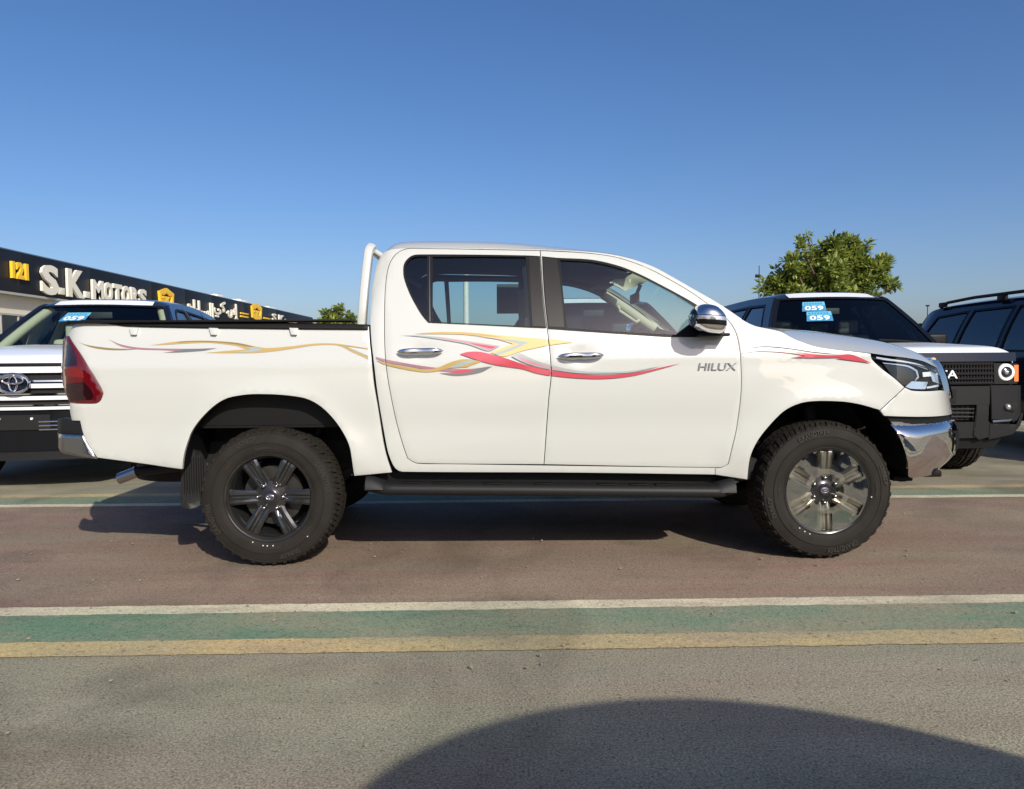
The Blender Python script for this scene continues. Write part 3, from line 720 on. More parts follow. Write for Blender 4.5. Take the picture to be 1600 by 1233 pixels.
# mud flaps
mf = [(283, 794), (281.5, 770), (284, 735), (289, 700), (305, 706), (312, 722), (318, 760), (320, 778), (300, 795), (292, 797)]
yy = .10
q = [(p.x, p.z) for p in (at_y(a, c, yy) for a, c in mf)]
FLAP = mat('mud_flap', (.007, .007, .007), .5, spec=.25)
for s in (0, 1):
    fl = lambda a, c, s=s: Vector((a, (yy+(a-q[0][0])*.5) if not s else W-(yy+(a-q[0][0])*.5), c))
    mo = panel('mud_flap', spl(q, ang=30), fl, FLAP, truck, off=TO, tdir=(.6, .1 if s == 0 else -.1, 0), thick=.02, step=.05)
    if s == 0:
        b = bmesh.new()
        for k in range(9):
            x = q[0][0]+.02+.011*k; box(b, (x, yy+(x-q[0][0])*.5-.003, .50), (.0035, .006, .20))
        obj('flap_rib', b, PLAS, mo, off=TO)
        a0, a1 = at_y(284, 786, yy), at_y(312, 768, yy)
        text_on('flap_lettering', 'HILUX', lambda u, v, w_: Vector((lerp(a1.x, a0.x, u), yy+(lerp(a1.x, a0.x, u)-q[0][0])*.5-.004-.002*w_, lerp(a0.z, a1.z, v)-.02*u+.01)), PLASG, mo, off=TO)
# exhaust and spare wheel
b = bmesh.new(); a = at_y(186, 748, .55); c = at_y(214, 737, .55)
rows = []
for t in range(5):
    p = a.lerp(c, t/4); rows.append([p+Vector((-.25, 0, .9)).normalized()*.034*math.sin(k*2*math.pi/16)+Vector((0, 1, 0))*.034*math.cos(k*2*math.pi/16) for k in range(16)])
grid(rows, b, closed=True); ex = P('exhaust_pipe', b, SATCH, smooth=60)
b = bmesh.new(); sweep(b, [c+Vector((0, 0, 0)), c+Vector((.3, 0, .03)), c+Vector((.9, .1, .05))], .03); obj('exhaust_tube', b, PLASG, ex, off=TO)
b = bmesh.new(); bmesh.ops.create_cone(b, cap_ends=True, segments=40, radius1=.36, radius2=.36, depth=.22, matrix=Matrix.Translation((-.75, W/2+.05, .50)))
P('spare_wheel', b, RUB, smooth=40)
# ---- wheels (outer face at local y=0, looking towards -y)
def tyre_bm(R_=.388, W_=.262, blocks=78, detail=True):
    b = bmesh.new(); ri = .222*R_/.388; k = R_/.388
    prof = [(.222, .030), (.228, .016), (.236, .008), (.243, .004), (.246, .006), (.252, .001), (.275, -.003), (.300, -.004), (.302, -.007), (.306, -.007), (.308, -.003), (.335, .001), (.352, .006), (.354, .003), (.358, .004), (.360, .010), (.368, .022), (.371, .045), (.373, .09), (.373, .131)]
    full = [(r*k, y*W_/.262) for r, y in prof]; full += [(r, W_-y) for r, y in full[:-1][::-1]]
    rev(b, full, 96)
    if detail:
        rows = ((.010, .058, .368, .387), (.066, .098, .379, .388), (.106, .156, .379, .388), (.164, .196, .379, .388), (.204, .252, .387, .368))
        for q, (y0, y1, ra, rb) in enumerate(rows):
            n = blocks if q in (0, 4) else blocks
            for j in range(n):
                a0 = (j+.5*(q % 2)+random.uniform(-.04, .04))*2*math.pi/n; da = 2*math.pi/n*(.37 if q in (0, 4) else .41); sk_ = .012*(1 if q % 2 else -1)
                vs = []
                for (yy, rr, sg) in ((y0, ra, -1), (y1, rb, 1)):
                    for aa in (a0-da+sk_*sg*2, a0+da+sk_*sg*2):
                        for dr in (-.018, .0005 if j % 2 or q not in (0, 4) else -.005):
                            r = (rr+dr)*k; vs.append(b.verts.new((r*math.cos(aa), yy*W_/.262-(.003 if yy == .012 else 0), r*math.sin(aa))))
                # order: (y0,a-,in),(y0,a-,out),(y0,a+,in),(y0,a+,out),(y1,...)
                A = vs
                for f in ((1, 3, 7, 5), (0, 1, 5, 4), (2, 6, 7, 3), (0, 2, 3, 1), (4, 5, 7, 6)):
                    try: b.faces.new([A[i] for i in f])
                    except ValueError: pass
    return b
def spoke_bm(rot, k=1., n=6):
    b = bmesh.new()
    st = [(.045, .052, .040), (.075, .046, .036), (.105, .036, .036), (.14, .030, .038), (.18, .026, .041), (.212, .022, .045), (.2235, .026, .047)]
    for s in range(n):
        a = 2*math.pi*s/n+rot; ca, sa = math.cos(a), math.sin(a); rows = []
        for r, y, hw in st:
            g = .012*sm((r-.06)/.05)
            cs = [(-hw, y+.030), (-hw, y+.008), (-hw+.013, y), (-.014, y+.001), (-.005, y+g), (.005, y+g), (.014, y+.001), (hw-.013, y), (hw, y+.008), (hw, y+.030)]
            rows.append([Vector((k*(r*ca-t*sa), yy, k*(r*sa+t*ca))) for t, yy in cs])
        grid(rows, b)
    return b
def ellipse_ring(b, cx, cz, rx, rz, y, t=.003, n=28, rot=0.):
    pts = []
    for i in range(n+1):
        a = 2*math.pi*i/n; x, z = rx*math.cos(a), rz*math.sin(a)
        pts.append(Vector((cx+x*math.cos(rot)-z*math.sin(rot), y, cz+x*math.sin(rot)+z*math.cos(rot))))
    sweep(b, pts, t, n=6, cap=False)
def emblem_bm(s, y=0.):
    b = bmesh.new(); t = .055*s
    ellipse_ring(b, 0, 0, .5*s, .33*s, y, t); ellipse_ring(b, 0, .115*s, .33*s, .125*s, y, t*.75); ellipse_ring(b, 0, 0, .13*s, .26*s, y, t*.75)
    return b
RIMS = mat('bronze_grey_spoke', (.22, .21, .18), .32, metal=.7, coat=.5)
def wheel(x, z, yface, side, rot, parent, tw=0., R_=.388, W_=.262, film=False, detail=True, hub=HUBG, off=None, spk=RIMB, name='wheel', spin=0.):
    k = R_/.388; base = Matrix.Translation((x, yface, z)) @ Matrix.Rotation(tw, 4, 'Z') @ Matrix.Rotation(spin, 4, 'Y')
    if side: base = Matrix.Translation((x, yface, z)) @ Matrix.Rotation(math.pi, 4, 'Z') @ Matrix.Rotation(spin, 4, 'Y')
    def put(nm, b, m, par, sm_=35):
        b.transform(base) if hasattr(b, 'transform') else None
        return obj(nm, b, m, par, sm_, off=off)
    def T(b): bmesh.ops.transform(b, matrix=base, verts=b.verts); return b
    ty = obj(name, T(tyre_bm(R_, W_, detail=detail)), RUB, parent, 40, off=off)
    b = bmesh.new(); rev(b, [(.238*k, .006), (.233*k, .008), (.228*k, .022), (.222*k, .030), (.212*k, .075), (.200*k, .11), (.200*k, .24)], 72)
    rm = obj('rim', T(b), RIMB, ty, 40, off=off)
    b = bmesh.new(); rev(b, [(.0001, .112), (.165*k, .112), (.165*k, .124), (.19*k, .20), (.0001, .20)], 48); obj('brake_disc', T(b), DISC, ty, 40, off=off)
    b = spoke_bm(rot, k); obj('spokes', T(b), spk, ty, 30, off=off)
    b = bmesh.new(); rev(b, [(.0001, .040), (.036*k, .040), (.040*k, .043), (.060*k, .046), (.088*k, .050), (.094*k, .085)], 36); obj('hub', T(b), hub, ty, 35, off=off)
    b = bmesh.new()
    for s in range(6):
        a = rot+s*math.pi/3; c = (.070*k*math.cos(a), .042, .070*k*math.sin(a)); grid([[Vector((c[0]+rr_*k*math.cos(t), yy_, c[2]+rr_*k*math.sin(t))) for t in [math.pi*i/5 for i in range(10)]] for rr_, yy_ in ((.0125, .058), (.0118, .036), (.0095, .030), (.005, .027), (.0003, .026))], b, closed=True)
    obj('wheel_nut', T(b), DARKCHROME, ty, 35, off=off)
    if detail:
        b = bmesh.new(); rev(b, [(.0001, .034), (.028, .034), (.031, .037), (.031, .046)], 28)
        cp = obj('hub_cap', T(b), HUBG, ty, 35, off=off)
        b = emblem_bm(.042, .0325)
        bmesh.ops.transform(b, matrix=Matrix.Rotation(-spin, 4, 'Y'), verts=b.verts)
        obj('emblem', T(b), CHROME, ty, 40, off=off)
    return ty, base
RUBL = mat('tyre_lettering', (.034, .029, .023), .6)
def ring_text(txt, a_mid, r, h, base, par, wfac=1.0, flip=False):
    me = text_mesh(txt, .02, .0); L = len(txt)*h*.78*wfac; da = L/r
    for v in me.vertices:
        u, vv, ww = v.co.x, v.co.y, v.co.z; a = a_mid + da*(.5-u); rr = r+h*(vv-.5)
        v.co = base @ Vector((rr*math.cos(a), -.0035-.003*ww, rr*math.sin(a)))
    me.transform(Matrix.Translation(-TO)); link('sidewall_lettering', me, RUBL, par, 40)
wz = .385
rw, rb_ = wheel(0., wz, .035, 0, 0., truck, off=TO, spin=0.)
fwl, fb_ = wheel(3.085, wz+.006, .035, 0, R(90), truck, off=TO, tw=R(1.5), spk=RIMS)
for par, base, a1 in ((rw, rb_, 20), (rw, rb_, 200), (fwl, fb_, 105), (fwl, fb_, 285)):
    ring_text('GRANDTREK', R(a1), .330, .026, base, par); ring_text('DUNLOP', R(a1-90), .330, .024, base, par)
    ring_text('265/65R17', R(a1+75), .276, .012, base, par); ring_text('TUBELESS', R(a1-60), .276, .010, base, par)
wheel(0., wz, W-.035, 1, 0., truck, off=TO, detail=False); wheel(3.085, wz, W-.035, 1, 0., truck, off=TO, detail=False)
# paint dots on the new tyres
DOTW = mat('chalk_mark', (.6, .58, .5), .8); DOTR = mat('red_mark', (.5, .05, .05), .8)
b = bmesh.new()
for a_, r_ in ((-110, .256), (-97, .262), (-92, .262), (-85, .262), (-45, .30)):
    cyl(b, (r_*math.cos(R(a_)), -.001, r_*math.sin(R(a_))), (r_*math.cos(R(a_)), -.0065, r_*math.sin(R(a_))), .0035, n=8)
bmesh.ops.transform(b, matrix=rb_, verts=b.verts); obj('chalk_dot', b, DOTW, rw, off=TO)
b = bmesh.new()
for a_, r_ in ((-128, .256), (-120, .256), (-113, .256), (-8, .250)):
    cyl(b, (r_*math.cos(R(a_)), .001, r_*math.sin(R(a_))), (r_*math.cos(R(a_)), -.0055, r_*math.sin(R(a_))), .0035, n=8)
bmesh.ops.transform(b, matrix=fb_, verts=b.verts); obj('chalk_dot', b, DOTW, fwl, off=TO)
# protective film over the front wheel: disc with six openings over the outer spokes
disc = [(.231*math.cos(2*math.pi*i/96), .231*math.sin(2*math.pi*i/96)) for i in range(96)]
hl = []
for s in range(6):
    a = R(90)+s*math.pi/3; ca, sa = math.cos(a), math.sin(a)
    hl.append([(r*ca-t*sa, r*sa+t*ca) for r, t in ((.125, -.030), (.222, -.032), (.222, .032), (.125, .030))])
def ff(a, b_):
    r = math.hypot(a, b_); n_ = noise.noise(Vector((a*9, b_*9, 3.1)))*.003+noise.noise(Vector((a*26, b_*26, 1.1)))*.001
    return fb_ @ Vector((a, .006+n_, b_))
panel('wheel_film', disc, ff, FILM, fwl, holes=hl+[[(.096*math.cos(i*.3927), .096*math.sin(i*.3927)) for i in range(16)]], thick=0, step=.018, off=TO)
# ---- side mirrors (pillow shapes)
mp = [(1080.5, 497), (1083, 485), (1092, 476.5), (1104, 474.5), (1117, 477.5), (1127, 485.5), (1132.5, 494), (1134, 508), (1133, 517), (1126, 521.5), (1112, 521.5), (1096, 518), (1084, 511)]
def mirror_at(s):
    y0 = -.12; pts = spl([(p.x, p.z) for p in (at_y(a, c, y0) for a, c in mp)], seg=.015)
    cx_ = sum(p[0] for p in pts)/len(pts); cz_ = sum(p[1] for p in pts)/len(pts)
    rows = []
    for k, y in ((.80, .015), (.95, -.03), (1.0, -.085), (.985, -.125), (.93, -.16), (.83, -.185), (.68, -.203), (.48, -.214), (.25, -.219), (.02, -.221)):
        rows.append([Vector((cx_+(x-cx_)*k-.0*(1-k), y, cz_+(z-cz_)*k)) for x, z in pts])
    if s: rows = [[Vector((v.x, W-v.y, v.z)) for v in r] for r in rows]
    b = bmesh.new(); grid(rows, b, closed=True); m_ = P('side_mirror', b, CHROME, smooth=70)
    def strip(name, z0, z1, m, k0):
        b = bmesh.new(); rr = []
        sel = [r for r in rows[2:9]]
        # belt round the housing between two heights
        for i, r in enumerate(sel):
            pass
        n = 26; rr = []
        xs0, xs1 = min(p[0] for p in pts), max(p[0] for p in pts)
        prof = ((0., -.221), (.25, -.219), (.48, -.214), (.68, -.203), (.83, -.185), (.93, -.16), (.985, -.125), (1.0, -.085), (1.3, -.085))
        def bdist(dx, dz):
            best = 0
            for i in range(len(pts)):
                (x1, z1), (x2, z2) = pts[i-1], pts[i]; x1 -= cx_; x2 -= cx_; z1 -= cz_; z2 -= cz_
                den = dx*(z2-z1)-dz*(x2-x1)
                if abs(den) < 1e-12: continue
                t = (x1*(z2-z1)-z1*(x2-x1))/den; u = (x1*dz-z1*dx)/den
                if 0 <= u <= 1 and t > 0: best = max(best, t)
            return best or 1
        for i in range(n+1):
            t = i/n; x = lerp(xs0+.010, xs1-.006, t); row = []
            for j in range(4):
                z = lerp(z0, z1, j/3)-.012*t; dx, dz = x-cx_, z-cz_; d_ = math.hypot(dx, dz) or 1e-6; kk = d_/bdist(dx/d_, dz/d_)
                y = prof[-1][1]
                for q in range(len(prof)-1):
                    if prof[q][0] <= kk <= prof[q+1][0]: y = lerp(prof[q][1], prof[q+1][1], (kk-prof[q][0])/(prof[q+1][0]-prof[q][0]))
                y -= k0; row.append(Vector((x, y if not s else W-y, z)))
            rr.append(row)
        grid(rr, b); return obj(name, b, m, m_, 60, off=TO)
    strip('indicator', cz_+.002, cz_+.022, CLEAR2, .004); strip('mirror_seam', cz_-.024, cz_+.001, SEAL, .003); strip('mirror_seam', cz_+.023, cz_+.026, SEAL, .003)
    b = bmesh.new(); p0 = at_y(1112, 524, -.02); box(b, (p0.x, -.01 if not s else W+.01, p0.z+.002), (.16, .17, .018), .008); obj('mirror_foot', b, SEAL, m_, off=TO)
CLEAR2 = mat('indicator_lens', (.55, .56, .58), .12, metal=.7, coat=1.)
mirror_at(0); mirror_at(1)
b = bmesh.new(); cyl(b, (3.3, -.0, 0), (3.3, .001, 0), .001); b.free()
# ---- cab interior
def seat(x, y, w_, hb=.60, z0=.88, dy=0):
    s = thingless = None
    b = bmesh.new(); box(b, (x+.18, y, z0), (.50, w_, .14), .05, segs=3)
    rot = Matrix.Rotation(R(-14), 3, 'Y'); vs = box(b, (0, 0, 0), (.14, w_*.96, hb), .05, segs=3)
    for v in vs: v.co = rot @ (v.co+Vector((0, 0, hb/2))) + Vector((x-.03, y, z0+.02))
    return b
for y in (.47, W-.47):
    b = seat(1.72, y, .50, hb=.52); st = P('seat', b, SEATM, smooth=60)
    b = bmesh.new(); box(b, (1.545, y, 1.475), (.10, .26, .17), .045, segs=3); obj('headrest', b, SEATM, st, 60, off=TO)
    b = bmesh.new(); box(b, (1.50, y-.20, 1.26), (.02, .02, .33), .009, rot=None); obj('plastic_cover', b, CLEAR2, st, off=TO)
b = seat(.80, W/2, 1.32, hb=.46); st = P('seat', b, SEATM, smooth=60)
for y in (.45, W/2, W-.45):
    b = bmesh.new(); box(b, (.66, y, 1.385), (.09, .24, .11), .04, segs=3); obj('headrest', b, SEATM, st, 60, off=TO)
b = bmesh.new()
zb_ = 1.26
for row in ROOFROWS: pass
grid([[p+Vector((0, 0, -.045)) for p in r[2:-2]] for r in ROOFROWS[2:]], b); P('headliner', b, HEADL, smooth=60)
# header rail over the far windows and B pillars inside
b = bmesh.new()
box(b, (1.47, W-.14, 1.12), (.12, .05, .5), .02); box(b, (1.47, .14, 1.12), (.12, .05, .5), .02)
for s in (0, 1):
    y0 = .11; y1 = .235
    p = [Vector((1.49, y0+.03, 1.26)), Vector((1.45, y1+.05, 1.66))]
    if s: p = [Vector((q.x, W-q.y, q.z)) for q in p]
    cyl(b, p[0], p[1], .05, .045, n=8)
P('pillar', b, BEIGE)
# A pillar trim with grab handle, seen across the cab
for s in (1,):
    b = bmesh.new(); pts = []
    for x, z in spl(hits([(1000, 424), (1052, 452), (1090, 475), (1120, 492)] if s else [(1000, 413), (1052, 434), (1090, 454), (1120, 473)], Yb), closed=False, seg=.08):
        y = Yb(x, z)+.045; pts.append(Vector((x, y if not s else W-y, z-.005)))
    sweep(b, pts, .042, n=8); ap = P('pillar_trim', b, BEIGE, smooth=60)
    b = bmesh.new(); a_, c_ = pts[1], pts[-2]; dy = .06 if not s else -.06
    sweep(b, [a_.lerp(c_, .15), a_.lerp(c_, .25)+Vector((-.02, dy, -.045)), a_.lerp(c_, .7)+Vector((-.02, dy, -.045)), a_.lerp(c_, .8)], .014, n=8); obj('grab_handle', b, BEIGE, ap, 60, off=TO)
# dashboard, steering wheel, centre mirror, visors, papers on the far rear window
b = bmesh.new(); rows = []
for j in range(13):
    y = lerp(.10, W-.10, j/12); hmp = .05*math.exp(-((y-1.37)/.2)**2)
    rows.append([Vector((2.24, y, .75)), Vector((2.20, y, 1.05)), Vector((2.23, y, 1.20+hmp)), Vector((2.34, y, 1.265+hmp)), Vector((2.62, y, 1.27)), Vector((2.85, y, 1.24))])
grid(rows, b); P('dashboard', b, DASH, smooth=50)
b = bmesh.new(); c = Vector((2.08, 1.38, 1.16)); ax = Vector((-.88, 0, .47)).normalized(); e1 = Vector((0, 1, 0)); e2 = ax.cross(e1)
sweep(b, [c+(e1*math.cos(a)+e2*math.sin(a))*.185 for a in [2*math.pi*k/32 for k in range(33)]], .016, n=8, cap=False)
cyl(b, c, c-ax*.25, .05, .04); cyl(b, c+e1*.18, c-e1*.18, .018, n=8); cyl(b, c, c+e2*.18, .02, n=8); P('steering_wheel', b, DASH, smooth=60)
b = bmesh.new(); box(b, (2.17, W/2, 1.53), (.025, .24, .065), .012); cyl(b, (2.18, W/2, 1.55), (2.21, W/2, 1.62), .012); P('rear_view_mirror', b, DASH)
b = bmesh.new()
for y in (.55, W-.55): box(b, (2.0, y, 1.645), (.13, .34, .014), .005, rot=None)
P('sun_visor', b, HEADL)
PAPER = mat('window_paper', (.055, .07, .08), .8)
b = bmesh.new(); p0 = at_y(776, 444, W-.13); p1 = at_y(812, 490, W-.13); box(b, ((p0.x+p1.x)/2, W-.125, (p0.z+p1.z)/2), (p1.x-p0.x, .003, p0.z-p1.z)); obj('window_paper', b, PAPER, df[0], off=TO)
# side inner panels below the windows
b = bmesh.new()
for y in (.075, W-.075): box(b, (1.55, y, 1.0), (1.95, .03, .50), .01)
P('door_lining', b, DASH)
# ================================================================== ground
def sheet(name, x0, x1, y0, y1, z, m, nx=1, ny=1):
    b = bmesh.new(); rag = .007 if nx > 100 else 0
    xs = [lerp(x0, x1, i/nx) for i in range(nx+1)] if nx < 100 else [x0]+[-8+20*i/nx for i in range(nx+1)]+[x1]
    jit = lambda x, e: rag*(noise.noise(Vector((x*7, round(y1 if e else y0, 2)*5, 0)))*1.2+noise.noise(Vector((x*31, round(y1 if e else y0, 2)*9, 4)))*.8)
    grid([[Vector((x, lerp(y0, y1, j/ny)+(jit(x, j) if j in (0, ny) else 0), z)) for j in range(ny+1)] for x in xs], b)
    o = obj(name, b, m); o['kind'] = 'structure'; return o
def asphalt(name, c1, c2, fine=.35, wear=None, wearc=None, patch=.20, streak=None, bump=.5):
    m = bpy.data.materials.new(name); m.use_nodes = True; t = m.node_tree; b = t.nodes['Principled BSDF']; N = t.nodes.new; Lk = t.links.new
    tc = N('ShaderNodeTexCoord'); mp_ = N('ShaderNodeMapping'); mp_.inputs['Scale'].default_value = (.35, 1, 1); Lk(tc.outputs['Object'], mp_.inputs[0])
    n1 = N('ShaderNodeTexNoise'); n1.inputs['Scale'].default_value = 1.3; n1.inputs['Detail'].default_value = 6; n1.inputs['Roughness'].default_value = .6; Lk(mp_.outputs[0], n1.inputs['Vector'])
    cr = N('ShaderNodeMapRange'); cr.inputs[1].default_value = .5-patch; cr.inputs[2].default_value = .5+patch; Lk(n1.outputs[0], cr.inputs[0])
    mx = N('ShaderNodeMix'); mx.data_type = 'RGBA'; mx.inputs[6].default_value = (*c1, 1); mx.inputs[7].default_value = (*c2, 1); Lk(cr.outputs[0], mx.inputs[0])
    out = mx.outputs[2]
    if streak:
        mp2 = N('ShaderNodeMapping'); mp2.inputs['Scale'].default_value = (.22, 2.6, 1); mp2.inputs['Rotation'].default_value = (0, 0, R(6)); Lk(tc.outputs['Object'], mp2.inputs[0])
        n4 = N('ShaderNodeTexNoise'); n4.inputs['Scale'].default_value = 2.2; n4.inputs['Detail'].default_value = 5; n4.inputs['Distortion'].default_value = .6; Lk(mp2.outputs[0], n4.inputs['Vector'])
        c4 = N('ShaderNodeMapRange'); c4.inputs[1].default_value = .42; c4.inputs[2].default_value = .68; Lk(n4.outputs[0], c4.inputs[0])
        m4 = N('ShaderNodeMix'); m4.data_type = 'RGBA'; m4.inputs[7].default_value = (*streak, 1); Lk(out, m4.inputs[6])
        k4 = N('ShaderNodeMath'); k4.operation = 'MULTIPLY'; k4.inputs[1].default_value = .6; Lk(c4.outputs[0], k4.inputs[0]); Lk(k4.outputs[0], m4.inputs[0]); out = m4.outputs[2]
    if wear is not None:
        n5 = N('ShaderNodeTexNoise'); n5.inputs['Scale'].default_value = 2.5; n5.inputs['Detail'].default_value = 9; n5.inputs['Roughness'].default_value = .72; Lk(mp_.outputs[0], n5.inputs['Vector'])
        c5 = N('ShaderNodeMapRange'); c5.inputs[1].default_value = wear-.10; c5.inputs[2].default_value = wear+.12; Lk(n5.outputs[0], c5.inputs[0])
        m5 = N('ShaderNodeMix'); m5.data_type = 'RGBA'; m5.inputs[7].default_value = (*wearc, 1); Lk(out, m5.inputs[6]); Lk(c5.outputs[0], m5.inputs[0]); out = m5.outputs[2]
    # large stains with a shape of their own
    st = N('ShaderNodeTexNoise'); st.inputs['Scale'].default_value = .9; st.inputs['Detail'].default_value = 7; st.inputs['Roughness'].default_value = .55; st.inputs['Distortion'].default_value = 1.2; Lk(tc.outputs['Object'], st.inputs['Vector'])
    sr = N('ShaderNodeMapRange'); sr.inputs[1].default_value = .30; sr.inputs[2].default_value = .52; sr.inputs[3].default_value = .66; sr.inputs[4].default_value = 1.04; Lk(st.outputs[0], sr.inputs[0])
    so_ = N('ShaderNodeVectorMath'); so_.operation = 'SCALE'; Lk(out, so_.inputs[0]); Lk(sr.outputs[0], so_.inputs['Scale']); out = so_.outputs[0]
    hu = N('ShaderNodeTexNoise'); hu.inputs['Scale'].default_value = 1.7; hu.inputs['Detail'].default_value = 5; Lk(mp_.outputs[0], hu.inputs['Vector'])
    hr = N('ShaderNodeMapRange'); hr.inputs[1].default_value = .35; hr.inputs[2].default_value = .65; Lk(hu.outputs[0], hr.inputs[0])
    hm = N('ShaderNodeMix'); hm.data_type = 'RGBA'; hm.inputs[6].default_value = (.97, 1.03, .95, 1); hm.inputs[7].default_value = (1.03, .99, .97, 1); Lk(hr.outputs[0], hm.inputs[0])
    hx = N('ShaderNodeMix'); hx.data_type = 'RGBA'; hx.blend_type = 'MULTIPLY'; hx.inputs[0].default_value = 1; Lk(out, hx.inputs[6]); Lk(hm.outputs[2], hx.inputs[7]); out = hx.outputs[2]
    ov_ = N('ShaderNodeTexVoronoi'); ov_.inputs['Scale'].default_value = .9; ov_.inputs['Randomness'].default_value = 1.0
    dn_ = N('ShaderNodeTexNoise'); dn_.inputs['Scale'].default_value = 9; dn_.inputs['Detail'].default_value = 3; Lk(tc.outputs['Object'], dn_.inputs['Vector'])
    ds_ = N('ShaderNodeVectorMath'); ds_.operation = 'SCALE'; ds_.inputs['Scale'].default_value = .09; Lk(dn_.outputs['Color'], ds_.inputs[0])
    da_ = N('ShaderNodeVectorMath'); da_.operation = 'ADD'; Lk(tc.outputs['Object'], da_.inputs[0]); Lk(ds_.outputs[0], da_.inputs[1]); Lk(da_.outputs[0], ov_.inputs['Vector'])
    od_ = N('ShaderNodeMapRange'); od_.inputs[1].default_value = .035; od_.inputs[2].default_value = .075; od_.inputs[3].default_value = .62; od_.inputs[4].default_value = 1.; Lk(ov_.outputs['Distance'], od_.inputs[0])
    oo_ = N('ShaderNodeVectorMath'); oo_.operation = 'SCALE'; Lk(out, oo_.inputs[0]); Lk(od_.outputs[0], oo_.inputs['Scale']); out = oo_.outputs[0]
    # aggregate speckle
    n2 = N('ShaderNodeTexVoronoi'); n2.inputs['Scale'].default_value = 170; Lk(tc.outputs['Object'], n2.inputs['Vector'])
    n3 = N('ShaderNodeTexNoise'); n3.inputs['Scale'].default_value = 130; n3.inputs['Detail'].default_value = 3; n3.inputs['Roughness'].default_value = .7; Lk(tc.outputs['Object'], n3.inputs['Vector'])
    sp = N('ShaderNodeMapRange'); sp.inputs[1].default_value = .3; sp.inputs[2].default_value = .7; sp.inputs[3].default_value = 1-fine; sp.inputs[4].default_value = 1+fine*.7; Lk(n3.outputs[0], sp.inputs[0])
    v2 = N('ShaderNodeMapRange'); v2.inputs[1].default_value = 0; v2.inputs[2].default_value = 1; v2.inputs[3].default_value = .82; v2.inputs[4].default_value = 1.12; Lk(n2.outputs['Color'], v2.inputs[0])
    mu = N('ShaderNodeMath'); mu.operation = 'MULTIPLY'; Lk(sp.outputs[0], mu.inputs[0]); Lk(v2.outputs[0], mu.inputs[1])
    # small dark pits
    pt = N('ShaderNodeTexNoise'); pt.inputs['Scale'].default_value = 48; pt.inputs['Detail'].default_value = 3; pt.inputs['Roughness'].default_value = .8; Lk(tc.outputs['Object'], pt.inputs['Vector'])
    pr = N('ShaderNodeMapRange'); pr.inputs[1].default_value = .33; pr.inputs[2].default_value = .42; pr.inputs[3].default_value = .42; pr.inputs[4].default_value = 1.; Lk(pt.outputs[0], pr.inputs[0])
    m2 = N('ShaderNodeMath'); m2.operation = 'MULTIPLY'; Lk(mu.outputs[0], m2.inputs[0]); Lk(pr.outputs[0], m2.inputs[1])
    vm = N('ShaderNodeVectorMath'); vm.operation = 'SCALE'; Lk(out, vm.inputs[0]); Lk(m2.outputs[0], vm.inputs['Scale'])
    Lk(vm.outputs[0], b.inputs['Base Color'])
    b.inputs['Roughness'].default_value = .85; b.inputs['Specular IOR Level'].default_value = .35
    bp = N('ShaderNodeBump'); bp.inputs['Strength'].default_value = bump; bp.inputs['Distance'].default_value = .006; Lk(m2.outputs[0], bp.inputs['Height']); Lk(bp.outputs[0], b.inputs['Normal'])
    return m
GA = (.235, .222, .178); GB = (.35, .32, .245)
g = sheet('ground', -400, 400, -60, 900, 0, asphalt('pale_asphalt', GA, GB, .66, streak=(.27, .23, .17), bump=.32))
RA = asphalt('reddish_asphalt', (.205, .150, .122), (.28, .222, .168), .45, streak=(.235, .135, .115), bump=.35)
sheet('road', -60, 60, -.66, 1.92, .002, RA, 8, 1)
WL = asphalt('worn_white_line', (.56, .51, .39), (.66, .60, .47), .32, wear=.54, wearc=(.36, .31, .235)); GL = asphalt('worn_green_paint', (.115, .205, .145), (.19, .265, .19), .40, wear=.505, wearc=(.27, .25, .185)); YL = asphalt('worn_yellow_line', (.53, .40, .20), (.46, .37, .21), .36, wear=.51, wearc=(.33, .285, .20))
for nm, m, a, c in (('road_marking', WL, -.718, -.605), ('road_marking', GL, -1.050, -.7185), ('road_marking', YL, -1.205, -1.0505), ('road_marking', WL, 1.865, 1.975), ('road_marking', GL, 1.9755, 2.30), ('road_marking', YL, 2.3005, 2.44)):
    sheet(nm, -60, 60, a, c, .004, m, 900, 1)
# bay lines of the parking row behind
for x in (9.9,): sheet('road_marking', x-.05, x+.05, 3.2, 8.5, .004, WL)

b = bmesh.new(); rnd = random.Random(3)
for k in range(260):
    x, y = rnd.uniform(-1.6, 4.6), rnd.uniform(-2.2, 1.8); r_ = rnd.choice((.004, .005, .007, .010))*rnd.uniform(.6, 1.1)
    bmesh.ops.create_icosphere(b, subdivisions=1, radius=r_, matrix=Matrix.Translation((x, y, .008+r_*.3)) @ Matrix.Rotation(rnd.uniform(0, 3), 4, 'Z') @ Matrix.Diagonal((1, rnd.uniform(.5, .9), .6, 1)))
gv = obj('loose_grit', b, mat('grit', (.22, .20, .16), .9)); gv['kind'] = 'stuff'; gv['label'] = 'small loose stones scattered on the asphalt'
